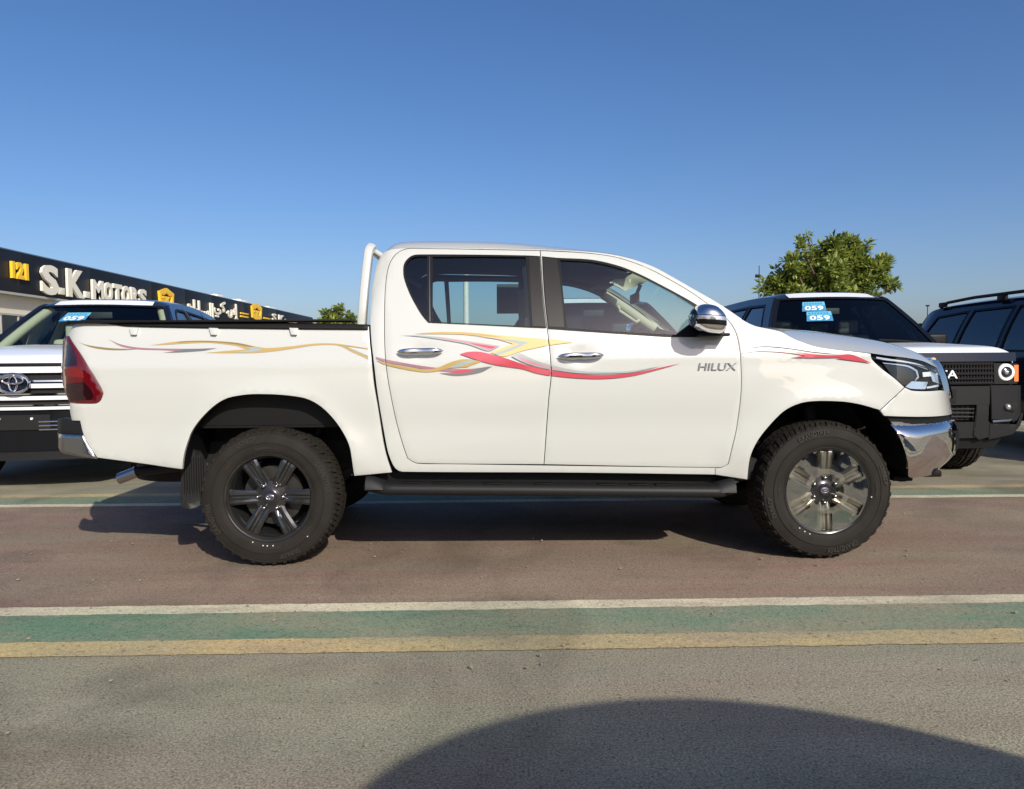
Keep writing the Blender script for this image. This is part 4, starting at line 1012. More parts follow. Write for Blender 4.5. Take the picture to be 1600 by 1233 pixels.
# ================================================================== parked four-wheel drives
FILMW = mat('white_hood_film', (.80, .83, .88), .3, coat=.5, bump=.25, bump_scale=5)
FILMG = mat('white_grille_film', (.66, .68, .72), .3, coat=.5)
NAVY = mat('dark_navy_paint', (.006, .009, .020), .12, coat=.3, spec=.3)
STK = mat('sticker_cyan', (.11, .38, .55), .6); STKB = mat('sticker_blue', (.04, .22, .42), .6); STKW = mat('sticker_white', (.65, .70, .74), .6)
AMBER = mat('amber_lens', (.75, .17, .02), .2, coat=1.); LEDR = mat('lamp_ring', (.8, .82, .85), .15, coat=1.)
GUN = mat('grey_bumper_plastic', (.013, .0135, .015), .5, spec=.22)
LBEIGE = mat('cream_lining', (.50, .46, .36), .7)
GLASSV = glassmat('suv_side_glass', (.45, .58, .60), .03); GLASSF = glassmat('suv_windscreen_glass', (.72, .84, .80), .02, fres=1.3)
class Shape: pass
def suv(kind, name, label, cat, loc, rz, group=None, paint=BLACKP, hoodm=FILMW, roofstrip=True, stickers=True, rails=False, darkglass=False, inner=None, lean=None):
    root = thing(name, label, cat, loc, rz, group)
    if kind == 'box':
        L, HW = 4.92, .965; ax = (.88, 3.73); Rw = .41
        side = [(.22, .40), (.17, .55), (.16, .95), (.165, 1.06), (.175, 1.155), (.5, 1.195), (1.32, 1.245), (1.40, 1.27), (1.93, 1.795), (2.15, 1.835), (3.0, 1.86), (4.2, 1.845), (4.62, 1.80), (4.74, 1.72), (4.86, 1.25), (4.90, .95), (4.88, .55), (4.80, .42)]
        aps_ = [(1.32, 1.245), (1.93, 1.795)]; wins = [[(1.60, 1.235), (1.74, 1.40), (2.10, 1.735), (2.62, 1.75), (2.62, 1.20), (1.9, 1.19)], [(2.72, 1.20), (2.72, 1.752), (3.52, 1.745), (3.56, 1.24)], [(3.66, 1.27), (3.63, 1.742), (4.32, 1.70), (4.50, 1.33)]]
        belt = 1.22; tumble = .30; hoodz = [(.10, 1.165), (.2, 1.215), (.6, 1.245), (1.35, 1.285)]; nose_r = .16; bend = .05
    else:
        L, HW = 4.98, .985; ax = (.93, 3.78); Rw = .41
        side = [(.20, .42), (.10, .55), (.06, .95), (.10, 1.03), (.22, 1.10), (.6, 1.17), (1.35, 1.255), (1.48, 1.285), (2.10, 1.765), (2.35, 1.815), (3.0, 1.845), (3.8, 1.82), (4.3, 1.76), (4.6, 1.66), (4.86, 1.30), (4.93, 1.0), (4.92, .6), (4.84, .44)]
        aps_ = [(1.35, 1.255), (2.10, 1.765)]; wins = [[(1.62, 1.27), (1.85, 1.46), (2.26, 1.72), (2.72, 1.745), (2.72, 1.25), (1.9, 1.24)], [(2.82, 1.25), (2.82, 1.745), (3.60, 1.72), (3.66, 1.27)], [(3.75, 1.28), (3.70, 1.715), (4.20, 1.655), (4.52, 1.48), (4.56, 1.36)]]
        belt = 1.25; tumble = .34; hoodz = [(.10, 1.13), (.18, 1.19), (.5, 1.26), (1.0, 1.30), (1.42, 1.325)]; nose_r = .30; bend = .10
    if lean: tumble = lean
    def X(y, z):
        x = HW
        if z < .85: x -= .05*((.85-z)/.45)**2
        elif z > 1.0 and z <= belt: x -= .035*((z-1.0)/(belt-1.0))**2
        elif z > belt: x -= .035+tumble*(z-belt)+.30*(z-belt)**2
        if y < .42: x -= nose_r*((.42-y)/.42)**2.4
        if y > L-.5: x -= .12*((y-L+.5)/.5)**2
        for a in ax:
            r = math.hypot(y-a, z-.38); x += .022*math.exp(-((r-.54)/.09)**2)
        return x
    def arch(a, r=.50): return [(a+r*math.cos(t), .39+r*.98*math.sin(t)) for t in [math.pi*i/18 for i in range(19)]]
    # side outline with arches cut in
    bot = []
    for a in ax[::-1]: bot += [(a+.50, .41)] + arch(a)[1:-1] + [(a-.50, .41)]
    body = spl(side, closed=False, seg=.06, ang=50) + bot
    ch = []
    win = [spl(w_, seg=.06, ang=30) for w_ in wins]
    gl = GLASSD if darkglass else GLASSV
    for s in (1, -1):
        f = lambda a, b, s=s: Vector((s*X(a, b), a, b)); fi = lambda a, b, s=s: Vector((s*(X(a, b)-.012), a, b)); fo = lambda a, b, s=s: Vector((s*(X(a, b)+.004), a, b)); td = (-s, 0, 0)
        bs = panel('body_side', body, f, paint, root, holes=win, step=.07, thick=.03, tdir=td, smooth=40)
        for w_ in win:
            panel('window_frame', offs(w_, .014), fo, SEAL, bs, holes=[offs(w_, -.012)], tdir=td, thick=.016)
            panel('window_pane', w_, fi, gl, bs, tdir=td, thick=0, step=.1)
        # shut lines
        b = bmesh.new()
        for yy in (1.42, 2.68, 3.62):
            zt_ = 1.22 if yy < 2 else 1.78
            pts = [(yy+(.0 if z > .6 else .0), z) for z in [lerp(.47, zt_, i/14) for i in range(15)]]
            sweep(b, [Vector((s*(X(y, z)+.0005), y, z)) for y, z in pts], .0035, n=4)
        obj('shut_line', b, GAP, bs)
        for hy in (2.50, 3.40):
            b = bmesh.new(); box(b, (s*(X(hy, 1.10)+.022), hy, 1.10), (.022, .20, .032), .010, segs=3); obj('door_handle', b, paint, bs, 60)
        for a in ax:
            if kind == 'box':
                o_ = [(a+r_*math.cos(t), .39+r_*.98*math.sin(t)) for r_, seq in ((.565, range(0, 19)), (.498, range(18, -1, -1))) for t in [math.pi*i/18 for i in seq]]
                panel('wheel_arch_trim', o_, fo, GUN, bs, tdir=td, thick=.02, step=.0)
            b = bmesh.new(); e = arch(a, .495)
            grid([[Vector((s*(X(y, z)-.01), y, z)), Vector((s*.50, y, z))] for y, z in e], b); obj('wheel_liner', b, GAP, root)
    # roof
    k0 = [i for i, p in enumerate(side) if p == aps_[1]][0]
    rl_ = spl(side[k0:k0+7], closed=False, seg=.08)
    rows = []
    for i, (y, z) in enumerate(rl_):
        t = i/(len(rl_)-1); h = .05*sm(t/.1+.25)*sm((1-t)/.08+.2); xs = X(y, z)
        rows.append([Vector((lerp(-xs, xs, j/24), y-(.07*(1-abs(2*j/24-1)**2))*(1-sm(t/.15)), z+h*(1-abs(2*j/24-1)**4))) for j in range(25)])
    rf = obj('roof', grid(rows), paint, root, 50)
    if roofstrip:
        b = grid([[p+Vector((0, -.004 if i == 0 else 0, .008)) for p in r[3:-3]] for i, r in enumerate(rows[:3])]); obj('roof_film', b, FILMW, rf)
    # windscreen
    (ya, za), (yb, zb2) = aps_; rows = []
    for i in range(9):
        t = i/8; y, z = lerp(ya, yb, t), lerp(za, zb2, t); xs = X(y, z)-.035
        rows.append([Vector((lerp(-xs, xs, j/20), y-lerp(.12, .07, t)*(1-abs(2*j/20-1)**2)+.0, z+(.015)*(1-abs(2*j/20-1)**2))) for j in range(21)])
    ws = obj('windscreen', grid(rows), GLASSF, root, 60)
    def onws(u, t, o_=.006):
        y, z = lerp(ya, yb, t), lerp(za, zb2, t); xs = X(y, z)-.035; q = 1-abs(2*u-1)**2
        return Vector((lerp(-xs, xs, u), y-lerp(.12, .07, t)*q-o_, z+.015*q+o_*.6))
    for s in (0, 1):
        b = bmesh.new(); rr = []
        for i in range(9):
            t = i/8; p = onws(0 if not s else 1, t, 0); y, z = p.y, p.z; sg = -1 if not s else 1
            rr.append([Vector((sg*X(y, z), y+.015, z-.01)), Vector((sg*(X(y, z)-.012), y-.012, z+.006)), Vector((p.x-sg*.035, y-.018, z+.006)), Vector((p.x-sg*.04, y, z-.01))])
        grid(rr, b); obj('windscreen_pillar', b, paint, root, 40)
    b = bmesh.new(); grid([[onws(j/20, 1.0, .008) for j in range(21)], [onws(j/20, .955, .008) for j in range(21)]], b); grid([[onws(j/20, .0, .008) for j in range(21)], [onws(j/20, .05, .008) for j in range(21)]], b); obj('glass_border', b, SEAL, ws)
    if stickers:
        for n_, (u0, t0) in enumerate(stickers):
            du, dt = (.18 if kind == 'box' else .17), .20; sh = -.012
            q_ = lambda u, v, o_, u0=u0, t0=t0: onws(u0+du*u+sh*(1-v), t0-dt*(1-v)-.02*u*0, o_)
            st = obj('price_sticker', grid([[q_(i/6, j/4, .009) for j in range(5)] for i in range(7)]), STK, ws)
            obj('sticker_band', grid([[q_(i/6, .02+.6*j/4, .0105) for j in range(5)] for i in range(7)]), STKB, ws)
            text_on('sticker_number', '059', lambda u, v, w_: q_(.10+.80*u, .08+.48*v, .0115+.001*w_), STKW, ws, bold=.03, res=2)
            b = bmesh.new()
            for k in range(7):
                grid([[q_(.08+.12*k, .70, .0105), q_(.08+.12*k, .90, .0105)], [q_(.15+.12*k, .70, .0105), q_(.15+.12*k, .90, .0105)]], b)
            obj('sticker_print', b, STKB, ws)
    # wipers
    b = bmesh.new()
    for u0, u1 in ((.30, .62), (.62, .93)):
        sweep(b, [onws(u1, .02, .02), onws(lerp(u0, u1, .5), .05, .025), onws(u0, .07, .02)], .010, n=6)
    obj('wiper', b, SEAL, ws)
    # bonnet
    hp = spl(hoodz, closed=False, seg=.06); se = [p for p in side if p[0] <= 1.4][-6:]
    rows = []
    def sz(y):
        pts = [p for p in side[3:9]]
        for i in range(len(pts)-1):
            if pts[i][0] <= y <= pts[i+1][0]: return lerp(pts[i][1], pts[i+1][1], (y-pts[i][0])/(pts[i+1][0]-pts[i][0]))
        return pts[0][1]
    for y, z in hp:
        yy = max(y, .065); z0 = sz(yy); xs = X(yy, z0); row = []
        for j in range(33):
            u = -1+2*j/32; q = abs(u); pl = 1-q**4 if kind == 'lux' else (1 if q < .78 else 1-((q-.78)/.22)**2)
            row.append(Vector((xs*u, yy-bend*(1-q**2)*(1-sm((y-.1)/.8)), lerp(z0, max(z, z0), pl))))
        rows.append(row)
    hd = obj('bonnet', grid(rows), hoodm, root, 50)
    # front face
    def Fy(x, z, o_=0.): return .055+nose_r*.55*(abs(x)/HW)**3.2-bend*(1-(x/HW)**2)+.10*max(0, z-.95)+.06*max(0, .62-z)-o_
    def fp(name_, pl, m, o_=0., th=.02, par=root, st_=.08, ang=30, both=False, smooth=40):
        r_ = None
        for s in ((1, -1) if both else (1,)):
            r_ = panel(name_, spl(pl, seg=.06, ang=ang), lambda a, c, s=s: Vector((s*a, Fy(a, c, o_), c)), m, par, tdir=(0, 1, 0), thick=th, step=st_, smooth=smooth)
        return r_
    xe = HW-nose_r+.02
    if kind == 'box': xe = .925
    fc = fp('front_panel', [(-xe, .42), (xe, .42), (xe+.0, 1.10), (-xe, 1.10)], GAP, -.05, .02)
    # corner wings carrying the front panel round to the side
    for s in (1, -1):
        b = bmesh.new(); rr = []
        for i in range(15):
            z = lerp(.42, 1.12, i/14); pf = Vector((s*xe, Fy(xe, z, -.02), z)); ps = Vector((s*X(.35, z), .35, z)); pc = Vector((s*X(.1, z)*1.02, .06+.0 if kind == 'lux' else Fy(.95, z, -.03), z)); rr.append([pf*(1-u)**2+pc*2*u*(1-u)+ps*u*u for u in [k/6 for k in range(7)]])
        grid(rr, b); obj('front_wing', b, paint if kind == 'lux' else GUN, root, 60)
    if kind == 'box':
        fp('bonnet_lip', [(-.90, 1.085), (.90, 1.085), (.90, 1.165), (-.90, 1.165)], NAVY, .03, .05)
        gr_ = fp('grille', [(-.66, .875), (.66, .875), (.66, 1.08), (-.66, 1.08)], GAP, -.005, .02)
        b = bmesh.new()
        for z in (1.065, 1.02, .975, .93, .89):
            for j in range(16):
                x0, x1 = lerp(-.65, .65, j/16), lerp(-.65, .65, (j+1)/16); cyl(b, (x0, Fy(x0, z, .012), z), (x1, Fy(x1, z, .012), z), .0085 if z in (1.02, .93) else .012, n=6)
        obj('grille_bar', b, PLASG, gr_)
        b = bmesh.new()
        for k in range(45):
            x0 = lerp(-.64, .64, k/44); box(b, (x0, Fy(x0, .975, .003), .975), (.010, .01, .19), .002)
        obj('grille_mesh', b, GAP, gr_)
        text_on('lettering', 'TOYOTA', lambda u, v, w_: Vector((lerp(-.29, .29, u), Fy(lerp(-.29, .29, u), .97, .026+.012*w_), .935+.075*v)), STKW, gr_, bold=.015)
        for s in (1, -1):
            hx = .785
            hp_ = panel('headlight', spl([(.665, .88), (.93, .88), (.94, 1.06), (.665, 1.07)], ang=20, seg=.05), lambda a, c, s=s: Vector((s*a, Fy(a, c, .01), c)), GAP, root, tdir=(0, 1, 0), thick=.03)
            b = bmesh.new(); cyy = Fy(hx, .985, .03)
            rev(b, [(.050, .012), (.052, -.002), (.070, -.004), (.078, .004), (.080, .03)], 36, (s*hx, cyy, .985)); obj('lamp_ring', b, LEDR, hp_, 60)
            b = bmesh.new(); rev(b, [(.0001, -.004), (.035, .002), (.050, .012)], 30, (s*hx, cyy, .985)); obj('lens', b, RIMB, hp_, 60)
            b = bmesh.new(); rev(b, [(.0001, -.012), (.012, -.010), (.020, -.003)], 20, (s*hx, cyy, .985)); obj('bulb', b, CLEAR2, hp_, 60)
            panel('marker_lamp', [(.885, .90), (.935, .90), (.94, 1.05), (.885, 1.05)], lambda a, c, s=s: Vector((s*a, Fy(a, c, .018), c)), AMBER, hp_, tdir=(0, 1, 0), thick=.02, step=0)
            fp_ = lambda nm, pl, m, o_, s=s, th=.05: panel(nm, spl([p for p in pl], ang=25, seg=.05), lambda a, c: Vector((s*a, Fy(a, c, o_), c)), m, root, tdir=(0, 1, 0), thick=th, soft=.006, step=.05)
            fp_('bumper_corner', [(.60, .87), (.94, .865), (.95, .60), (.90, .54), (.62, .56)], GUN, .05)
            fp_('bumper', [(.46, .70), (.585, .70), (.585, .40), (.50, .38), (.44, .42)], GUN, .06)
            fp_('bumper', [(.60, .53), (.90, .51), (.96, .62), (.98, .60), (.95, .50), (.86, .42), (.60, .38)], GUN, .055)
            b = bmesh.new(); box(b, (s*.80, Fy(.8, .68, .058), .675), (.13, .02, .075), .008); obj('fog_lamp_bezel', b, GAP, root)
            b = bmesh.new(); bmesh.ops.create_uvsphere(b, u_segments=16, v_segments=10, radius=.028, matrix=Matrix.Translation((s*.775, Fy(.8, .68, .07), .675))); obj('fog_lamp', b, CLEAR2, root, 60)
            b = bmesh.new(); sweep(b, [Vector((s*x_, Fy(x_, z_, .06)+dy_, z_)) for x_, z_, dy_ in ((.62, .545, 0), (.80, .55, 0), (.90, .575, .03), (.955, .60, .10))], .012, n=6); obj('chrome_strip', b, DARKCHROME, root, 60)
        fp('bumper', [(-.59, .70), (.59, .70), (.59, .865), (-.59, .865)], GUN, .055, .05, st_=.06)
        fp('number_plate_holder', [(-.26, .72), (.26, .72), (.26, .84), (-.26, .84)], PLAS, .065, .012)
        lg = fp('lower_grille', [(-.45, .56), (.45, .56), (.45, .69), (-.45, .69)], GAP, .01, .02)
        b = bmesh.new()
        for z in (.59, .625, .66):
            for j in range(8): cyl(b, (lerp(-.45, .45, j/8), Fy(0, z, .02), z), (lerp(-.45, .45, (j+1)/8), Fy(0, z, .02), z), .005, n=5)
        for k in range(19): cyl(b, (lerp(-.44, .44, k/18), Fy(0, .6, .02), .56), (lerp(-.44, .44, k/18), Fy(0, .6, .02), .69), .004, n=5)
        obj('grille_mesh', b, PLASG, lg)
        fp('bumper', [(-.62, .40), (.62, .40), (.60, .545), (-.60, .545)], GUN, .05, .05)
        fp('skid_plate', [(-.70, .30), (.70, .30), (.80, .41), (-.80, .41)], SEAL, .0, .05)
    else:
        def bar(z0, z1, hw, m, o_, nm='grille_bar'):
            fp(nm, [(-hw, z0), (hw, z0), (hw, z1), (-hw, z1)], m, o_, .03, par=gr_, st_=.1)
        gr_ = fp('grille', [(-.72, .72), (.72, .72), (.74, 1.10), (-.74, 1.10)], GAP, -.005, .02)
        fp('bonnet_lip', [(-.78, 1.105), (.78, 1.105), (.78, 1.13), (-.78, 1.13)], SEAL, .02, .05)
        for z0, z1, m, o_ in ((1.045, 1.098, FILMG, .035), (.965, .980, CHROME, .03), (.912, .950, FILMG, .032), (.852, .866, CHROME, .028), (.808, .842, FILMG, .03), (.757, .768, CHROME, .024), (.722, .748, FILMG, .026)): bar(z0, z1, .70, m, o_)
        b = emblem_bm(.25, 0)
        for v in b.verts: v.co = Vector((v.co.x, v.co.y+Fy(0, .96, .075), v.co.z+.955))
        obj('emblem', b, CHROME, gr_, 60)
        b = bmesh.new(); rows = [[Vector((.115*k*math.cos(t), Fy(0, .96, .055)-.01*(1-k), .955+.076*k*math.sin(t))) for t in [2*math.pi*i/24 for i in range(24)]] for k in (1, .7, .4, .02)]
        grid(rows, b, closed=True); obj('emblem_backing', b, NAVY, gr_, 60)
        fp('bumper', [(-.88, .36), (.88, .36), (.90, .71), (-.90, .71)], BLACKP, .03, .06)
        fp('number_plate_holder', [(-.27, .55), (.27, .55), (.27, .68), (-.27, .68)], GAP, .045, .012)
        for x_ in (-.13, .13):
            b = bmesh.new(); cyl(b, (x_, Fy(x_, .65, .046), .648), (x_, Fy(x_, .65, .06), .648), .011, n=10); obj('plate_screw', b, STKW, root)
        for s in (1, -1):
            b = bmesh.new()
            for z in (.62, .585, .55): sweep(b, [Vector((s*x_, Fy(x_, z, .045), z)) for x_ in (.18, .3, .45, .6, .7)], .006, n=5)
            obj('chrome_strip', b, CHROME, root)
            hp_ = fp_ = panel('headlight', spl([(.72, .86), (.90, .86), (.93, 1.05), (.75, 1.08)], ang=25, seg=.05), lambda a, c, s=s: Vector((s*a, Fy(a, c, .012), c)), CLEAR2, root, tdir=(0, 1, 0), thick=.03)
        fp('skid_plate', [(-.6, .28), (.6, .28), (.72, .37), (-.72, .37)], PLASG, .02, .05)
    # mirrors
    for s in (1, -1):
        b = bmesh.new(); box(b, (s*(X(1.75, 1.3)+.16), 1.66, 1.30), (.22, .10, .17), .035, segs=3); m_ = obj('side_mirror', b, SEAL, root, 60)
        b = bmesh.new(); box(b, (s*(X(1.75, 1.25)+.03), 1.68, 1.22), (.12, .05, .03), .01); obj('mirror_foot', b, SEAL, m_)
    # tail, floor, wheels, cabin
    b = bmesh.new(); tl = [p for p in side[-6:]]; tl = spl(side[-6:], closed=False, seg=.08)
    grid([[Vector((lerp(-X(y, z), X(y, z), j/16), y+.05*(1-abs(2*j/16-1)**3), z)) for j in range(17)] for y, z in tl], b); tg = obj('tailgate', b, paint, root, 50)
    b = bmesh.new(); box(b, (0, L+.035, 1.48), (1.30, .02, .32), .008); obj('window_pane', b, GLASSD, tg)
    for s in (1, -1):
        b = bmesh.new(); box(b, (s*.82, L+.01, 1.0), (.16, .05, .30), .02); obj('tail_light', b, REDL, root)
    b = bmesh.new(); box(b, (0, L+.06, .56), (1.75, .14, .22), .05); obj('rear_bumper', b, GUN, root)
    b = bmesh.new(); box(b, (0, L/2, .42), (1.55, L-.5, .16), .03); box(b, (0, .8, .75), (1.0, 1.0, .5), .05); box(b, (0, L-1.1, .8), (1.5, 1.9, .5)); obj('chassis', b, GAP, root)
    b = bmesh.new()
    box(b, (0, 1.62, 1.12), (1.65, .42, .26), .06, segs=3); obj('dashboard', b, inner or DASH, root, 50)
    for y, xs in ((2.35, (-.40, .40)), (3.30, (-.42, .05, .45))):
        for x in xs:
            b = bmesh.new(); box(b, (x, y, 1.10), (.48, .16, .60), .06, segs=3); st = obj('seat', b, inner or SEATM, root, 60)
            b = bmesh.new(); box(b, (x, y+.03, 1.49), (.25, .09, .17), .04, segs=3); obj('headrest', b, inner or SEATM, st, 60)
    b = bmesh.new(); c = Vector((.40, 1.95, 1.13)); axv = Vector((0, .88, .47)); e2 = Vector((0, -.47, .88))
    sweep(b, [c+(Vector((1, 0, 0))*math.cos(a)+e2*math.sin(a))*.185 for a in [2*math.pi*k/24 for k in range(25)]], .016, n=6, cap=False); obj('steering_wheel', b, DASH, root, 60)
    b = bmesh.new(); box(b, (0, 1.98, 1.66), (.24, .03, .07), .01); obj('rear_view_mirror', b, DASH, root)
    if inner:
        for s in (1, -1):
            b = bmesh.new()
            for y0 in (2.67, 3.62): cyl(b, (s*(X(y0, 1.2)-.10), y0, 1.15), (s*(X(y0, 1.74)-.10), y0, 1.74), .06, .05, n=10)
            sweep(b, [Vector((s*(X(lerp(ya, yb, t), lerp(za, zb2, t))-.10), lerp(ya, yb, t)+.06, lerp(za, zb2, t)-.03)) for t in (0, .25, .5, .75, 1)], .05, n=8)
            obj('pillar_trim', b, inner, root, 60)
    for i_, a in enumerate(ax):
        for s in (1, -1):
            # wheel() builds with its face towards -y; turn it outward
            wheel_suv(root, s, a, Rw, X(a, .5)-.02)
    if rails:
        for s in (1, -1):
            b = bmesh.new(); pts = []
            for i in range(15):
                y = lerp(2.15, 4.35, i/14); z = 1.86; pts.append(Vector((s*.66, y, 1.925-.05*max(0, (y-3.6))*.9 - (.05 if i in (0, 14) else 0))))
            sweep(b, pts, .022, n=8)
            for y in (2.17, 3.0, 4.30): box(b, (s*.66, y, 1.875), (.05, .16, .07), .015)
            obj('roof_rail', b, SEAL, root, 50)
    return root
def wheel_suv(root, s, a, Rw, xf):
    b = tyre_bm(Rw, .265, blocks=48); M_ = Matrix.Translation((s*xf, a, Rw)) @ Matrix.Rotation(math.pi/2*s, 4, 'Z')
    bmesh.ops.transform(b, matrix=M_, verts=b.verts); ty = obj('wheel', b, RUB, root, 40)
    k = Rw/.388; b = bmesh.new(); rev(b, [(.238*k, .006), (.228*k, .022), (.212*k, .075), (.200*k, .2), (.0001, .2)], 40); bmesh.ops.transform(b, matrix=M_, verts=b.verts); obj('rim', b, RIMB, ty, 40)
    b = spoke_bm(0, k); rev(b, [(.0001, .04), (.05, .04), (.08, .05)], 24); bmesh.ops.transform(b, matrix=M_, verts=b.verts); obj('spokes', b, DARKCHROME, ty, 30)
suv('box', 'parked_suv', 'boxy black four wheel drive with white film on its bonnet and two blue 059 stickers', 'car', (5.075, 2.61, 0), 0, 'parked cars behind the pickup', stickers=[(.215, .89), (.235, .68)], hoodm=FILMW)
suv('lux', 'parked_suv', 'black four wheel drive with broad chrome striped grille at the far left', 'car', (-2.92, 2.62, 0), R(8), 'parked cars behind the pickup', stickers=[(.29, .80)], inner=LBEIGE, paint=NAVY)
suv('lux', 'parked_suv', 'dark four wheel drive seen only through the front door window of the pickup', 'car', (2.45, 2.75, 0), R(2), 'parked cars behind the pickup', stickers=[], paint=NAVY)
suv('box', 'parked_suv', 'dark four wheel drive with roof rails and tinted glass at the far right', 'car', (8.40, 2.55, 0), R(0), 'parked cars behind the pickup', stickers=[], rails=True, darkglass=True, hoodm=NAVY, paint=NAVY)
cc = thing('shadow_caster', 'made-up grey dome on wheels, added unseen behind the photographer to cast the foreground shadow', 'shadow caster', (3.244, -5.398, 0), -1.685)  # made-up object out of view, its dome shaped to throw the foreground shadow
CASTER = mat('caster_dome', (.22, .22, .21), .8, noise_amt=.1, noise_scale=3, bump=.4, bump_scale=7)
pw = lambda v, e: (1 if v > 0 else -1)*abs(v)**e
rows = []
for i in range(25):
    t = math.pi/2*i/24
    rows.append([Vector((.98*pw(math.cos(t), .48)*pw(math.cos(p), 1.1), 1.4*pw(math.cos(t), .48)*pw(math.sin(p), 1.1), .12+2.05*pw(math.sin(t), .48))) for p in [2*math.pi*k/64 for k in range(64)]])
obj('caster_dome', grid(rows, closed=True), CASTER, cc, 50)
for x in (-.6, .6):
    for y in (-.75, .75):
        b = bmesh.new(); cyl(b, (x-.09, y, .28), (x+.09, y, .28), .28, n=32); obj('wheel', b, RUB, cc, 40)
suv('lux', 'parked_suv', 'dark four wheel drive added unseen behind the photographer for reflections, far to the right', 'car', (6.6, -8.6, 0), 0, 'cars added behind the photographer for reflections', stickers=[], paint=NAVY, hoodm=NAVY, roofstrip=False)  # unseen car, added to give the chrome and paint dark reflections
suv('lux', 'parked_suv', 'dark four wheel drive added unseen behind the photographer for reflections, to the left', 'car', (-3.6, -10.4, 0), 0, 'cars added behind the photographer for reflections', stickers=[], paint=NAVY, hoodm=NAVY, roofstrip=False)  # second unseen car, likewise added only for dark reflections
# ================================================================== showroom row
WX = -19.66
FASC = mat('charcoal_fascia', (.007, .009, .014), .5, noise_amt=.3, noise_scale=.7, spec=.3)
CREAM = mat('cream_wall', (.62, .57, .47), .85, noise_amt=.08, noise_scale=1.5); SHUT = mat('grey_soffit', (.35, .35, .33), .7)
SIGNW = mat('sign_white', (.72, .69, .60), .5); SIGNY = mat('sign_yellow', (.85, .52, .03), .45); SIGNE = mat('sign_side_cream', (.62, .58, .48), .6)
ROOFW = mat('roof_white', (.7, .7, .68), .6)
def wp(px, py, dx=0): return at_x(px, py, WX+dx)
hz0 = wp(0, 388); ZT = hz0.z; ZBt = wp(0, 453.5).z
bld = thing('showroom_building', 'long low building row with charcoal sign fascia and cream walls', 'building', (WX-6, 40, 0))
BO = bld.location.copy()
b = bmesh.new(); box(b, (WX-6.4, 55, (ZT-.35)/2), (12, 90, ZT-.35), .0); obj('wall', b, CREAM, bld, off=BO)
def fascia(y0, y1, z0, z1, dx=0.):
    b = bmesh.new(); box(b, (WX-.25+dx, (y0+y1)/2, (z0+z1)/2), (.5, y1-y0, z1-z0), .01); o = obj('fascia', b, FASC, bld, off=BO); return o
yA = 12; yB = wp(488, 498).y
seams = [12, 18, 24, 30] + [wp(p, 450).y for p in (62, 140, 236, 288, 330, 380, 430, 488)]
seams = sorted(set(round(s_, 3) for s_ in seams)); seams = [s_ for i, s_ in enumerate(seams) if i == 0 or s_-seams[i-1] > 1.5]
for i in range(len(seams)-1): fascia(seams[i]+.015, seams[i+1]-.015, ZBt, ZT, -.0)
b = bmesh.new(); box(b, (WX-.75, (yA+yB)/2, ZBt-.06), (1.5, yB-yA, .10)); obj('soffit', b, SHUT, bld, off=BO)
b = bmesh.new(); box(b, (WX-.30, (yA+yB)/2, ZT+.03), (.62, yB-yA, .05)); obj('coping', b, DARKCHROME, bld, off=BO)
y_ = 14
while y_ < yB-4:
    b = bmesh.new(); box(b, (WX-.39, y_+1.9, 1.6), (.06, 3.6, 3.2)); sh = obj('shop_front', b, GLASSD, bld, off=BO)
    b = bmesh.new()
    for k in (0, 1.2, 2.4, 3.6): box(b, (WX-.35, y_+.1+k, 1.6), (.08, .06, 3.2))
    box(b, (WX-.35, y_+1.9, 3.23), (.08, 3.7, .08)); obj('shop_front_frame', b, SHUT, sh, off=BO); y_ += 4.6
b = bmesh.new()
for yy in (20, 28, 36, 44, 52, 60, 68): box(b, (WX-.38, yy, 3.95), (.03, .05, .9))
obj('wall_joint', b, SHUT, bld, off=BO)
def sign(name, label, txt, px0, px1, top0, bot0, m, bold=.03, group=None, grp='letters on the showroom fascia', clipx=None):
    """raised letters, extents traced on the fascia plane: left/right px, top and bottom px at the left edge"""
    p0 = wp(px0, top0); p1 = wp(px0, bot0); e = wp(px1, 450)
    me = text_mesh(txt, .03, bold, 0, 3)
    for v in me.vertices: v.co = (WX+.02+.12*v.co.z, lerp(p0.y, e.y, v.co.x), lerp(p1.z, p0.z, v.co.y))
    o = link(name, me, m, None, 30); tag(o, label, 'sign', group); return o
sign('sign_number', 'yellow number 121 raised on the dark fascia at its left end', '121', 14, 41, 407.5, 434, SIGNY, .05)
for t, a, b_, tp, bt, lb in (('S', 60, 88, 411.5, 459, 'tall cream letter S raised on the charcoal fascia'), ('K', 101, 128, 419, 463, 'tall cream letter K raised on the charcoal fascia')):
    sign('sign_letter', lb, t, a, b_, tp, bt, SIGNW, .045, 'raised sign letters')
def dot(px0, px1, py0, py1, lb):
    a = wp(px0, py0); c = wp(px1, py1); b = bmesh.new(); box(b, (WX+.08, (a.y+c.y)/2, a.z-.16), (.12, c.y-a.y, .32), .01); tag(obj('sign_full_stop', b, SIGNW), lb, 'sign', 'raised sign letters')
dot(87.5, 97.5, 449, 461, 'cream full stop after the letter S on the fascia'); dot(129, 137, 455, 466, 'cream full stop after the letter K on the fascia')
mz0 = wp(141, 436.5).z; mb = mz0-1.02
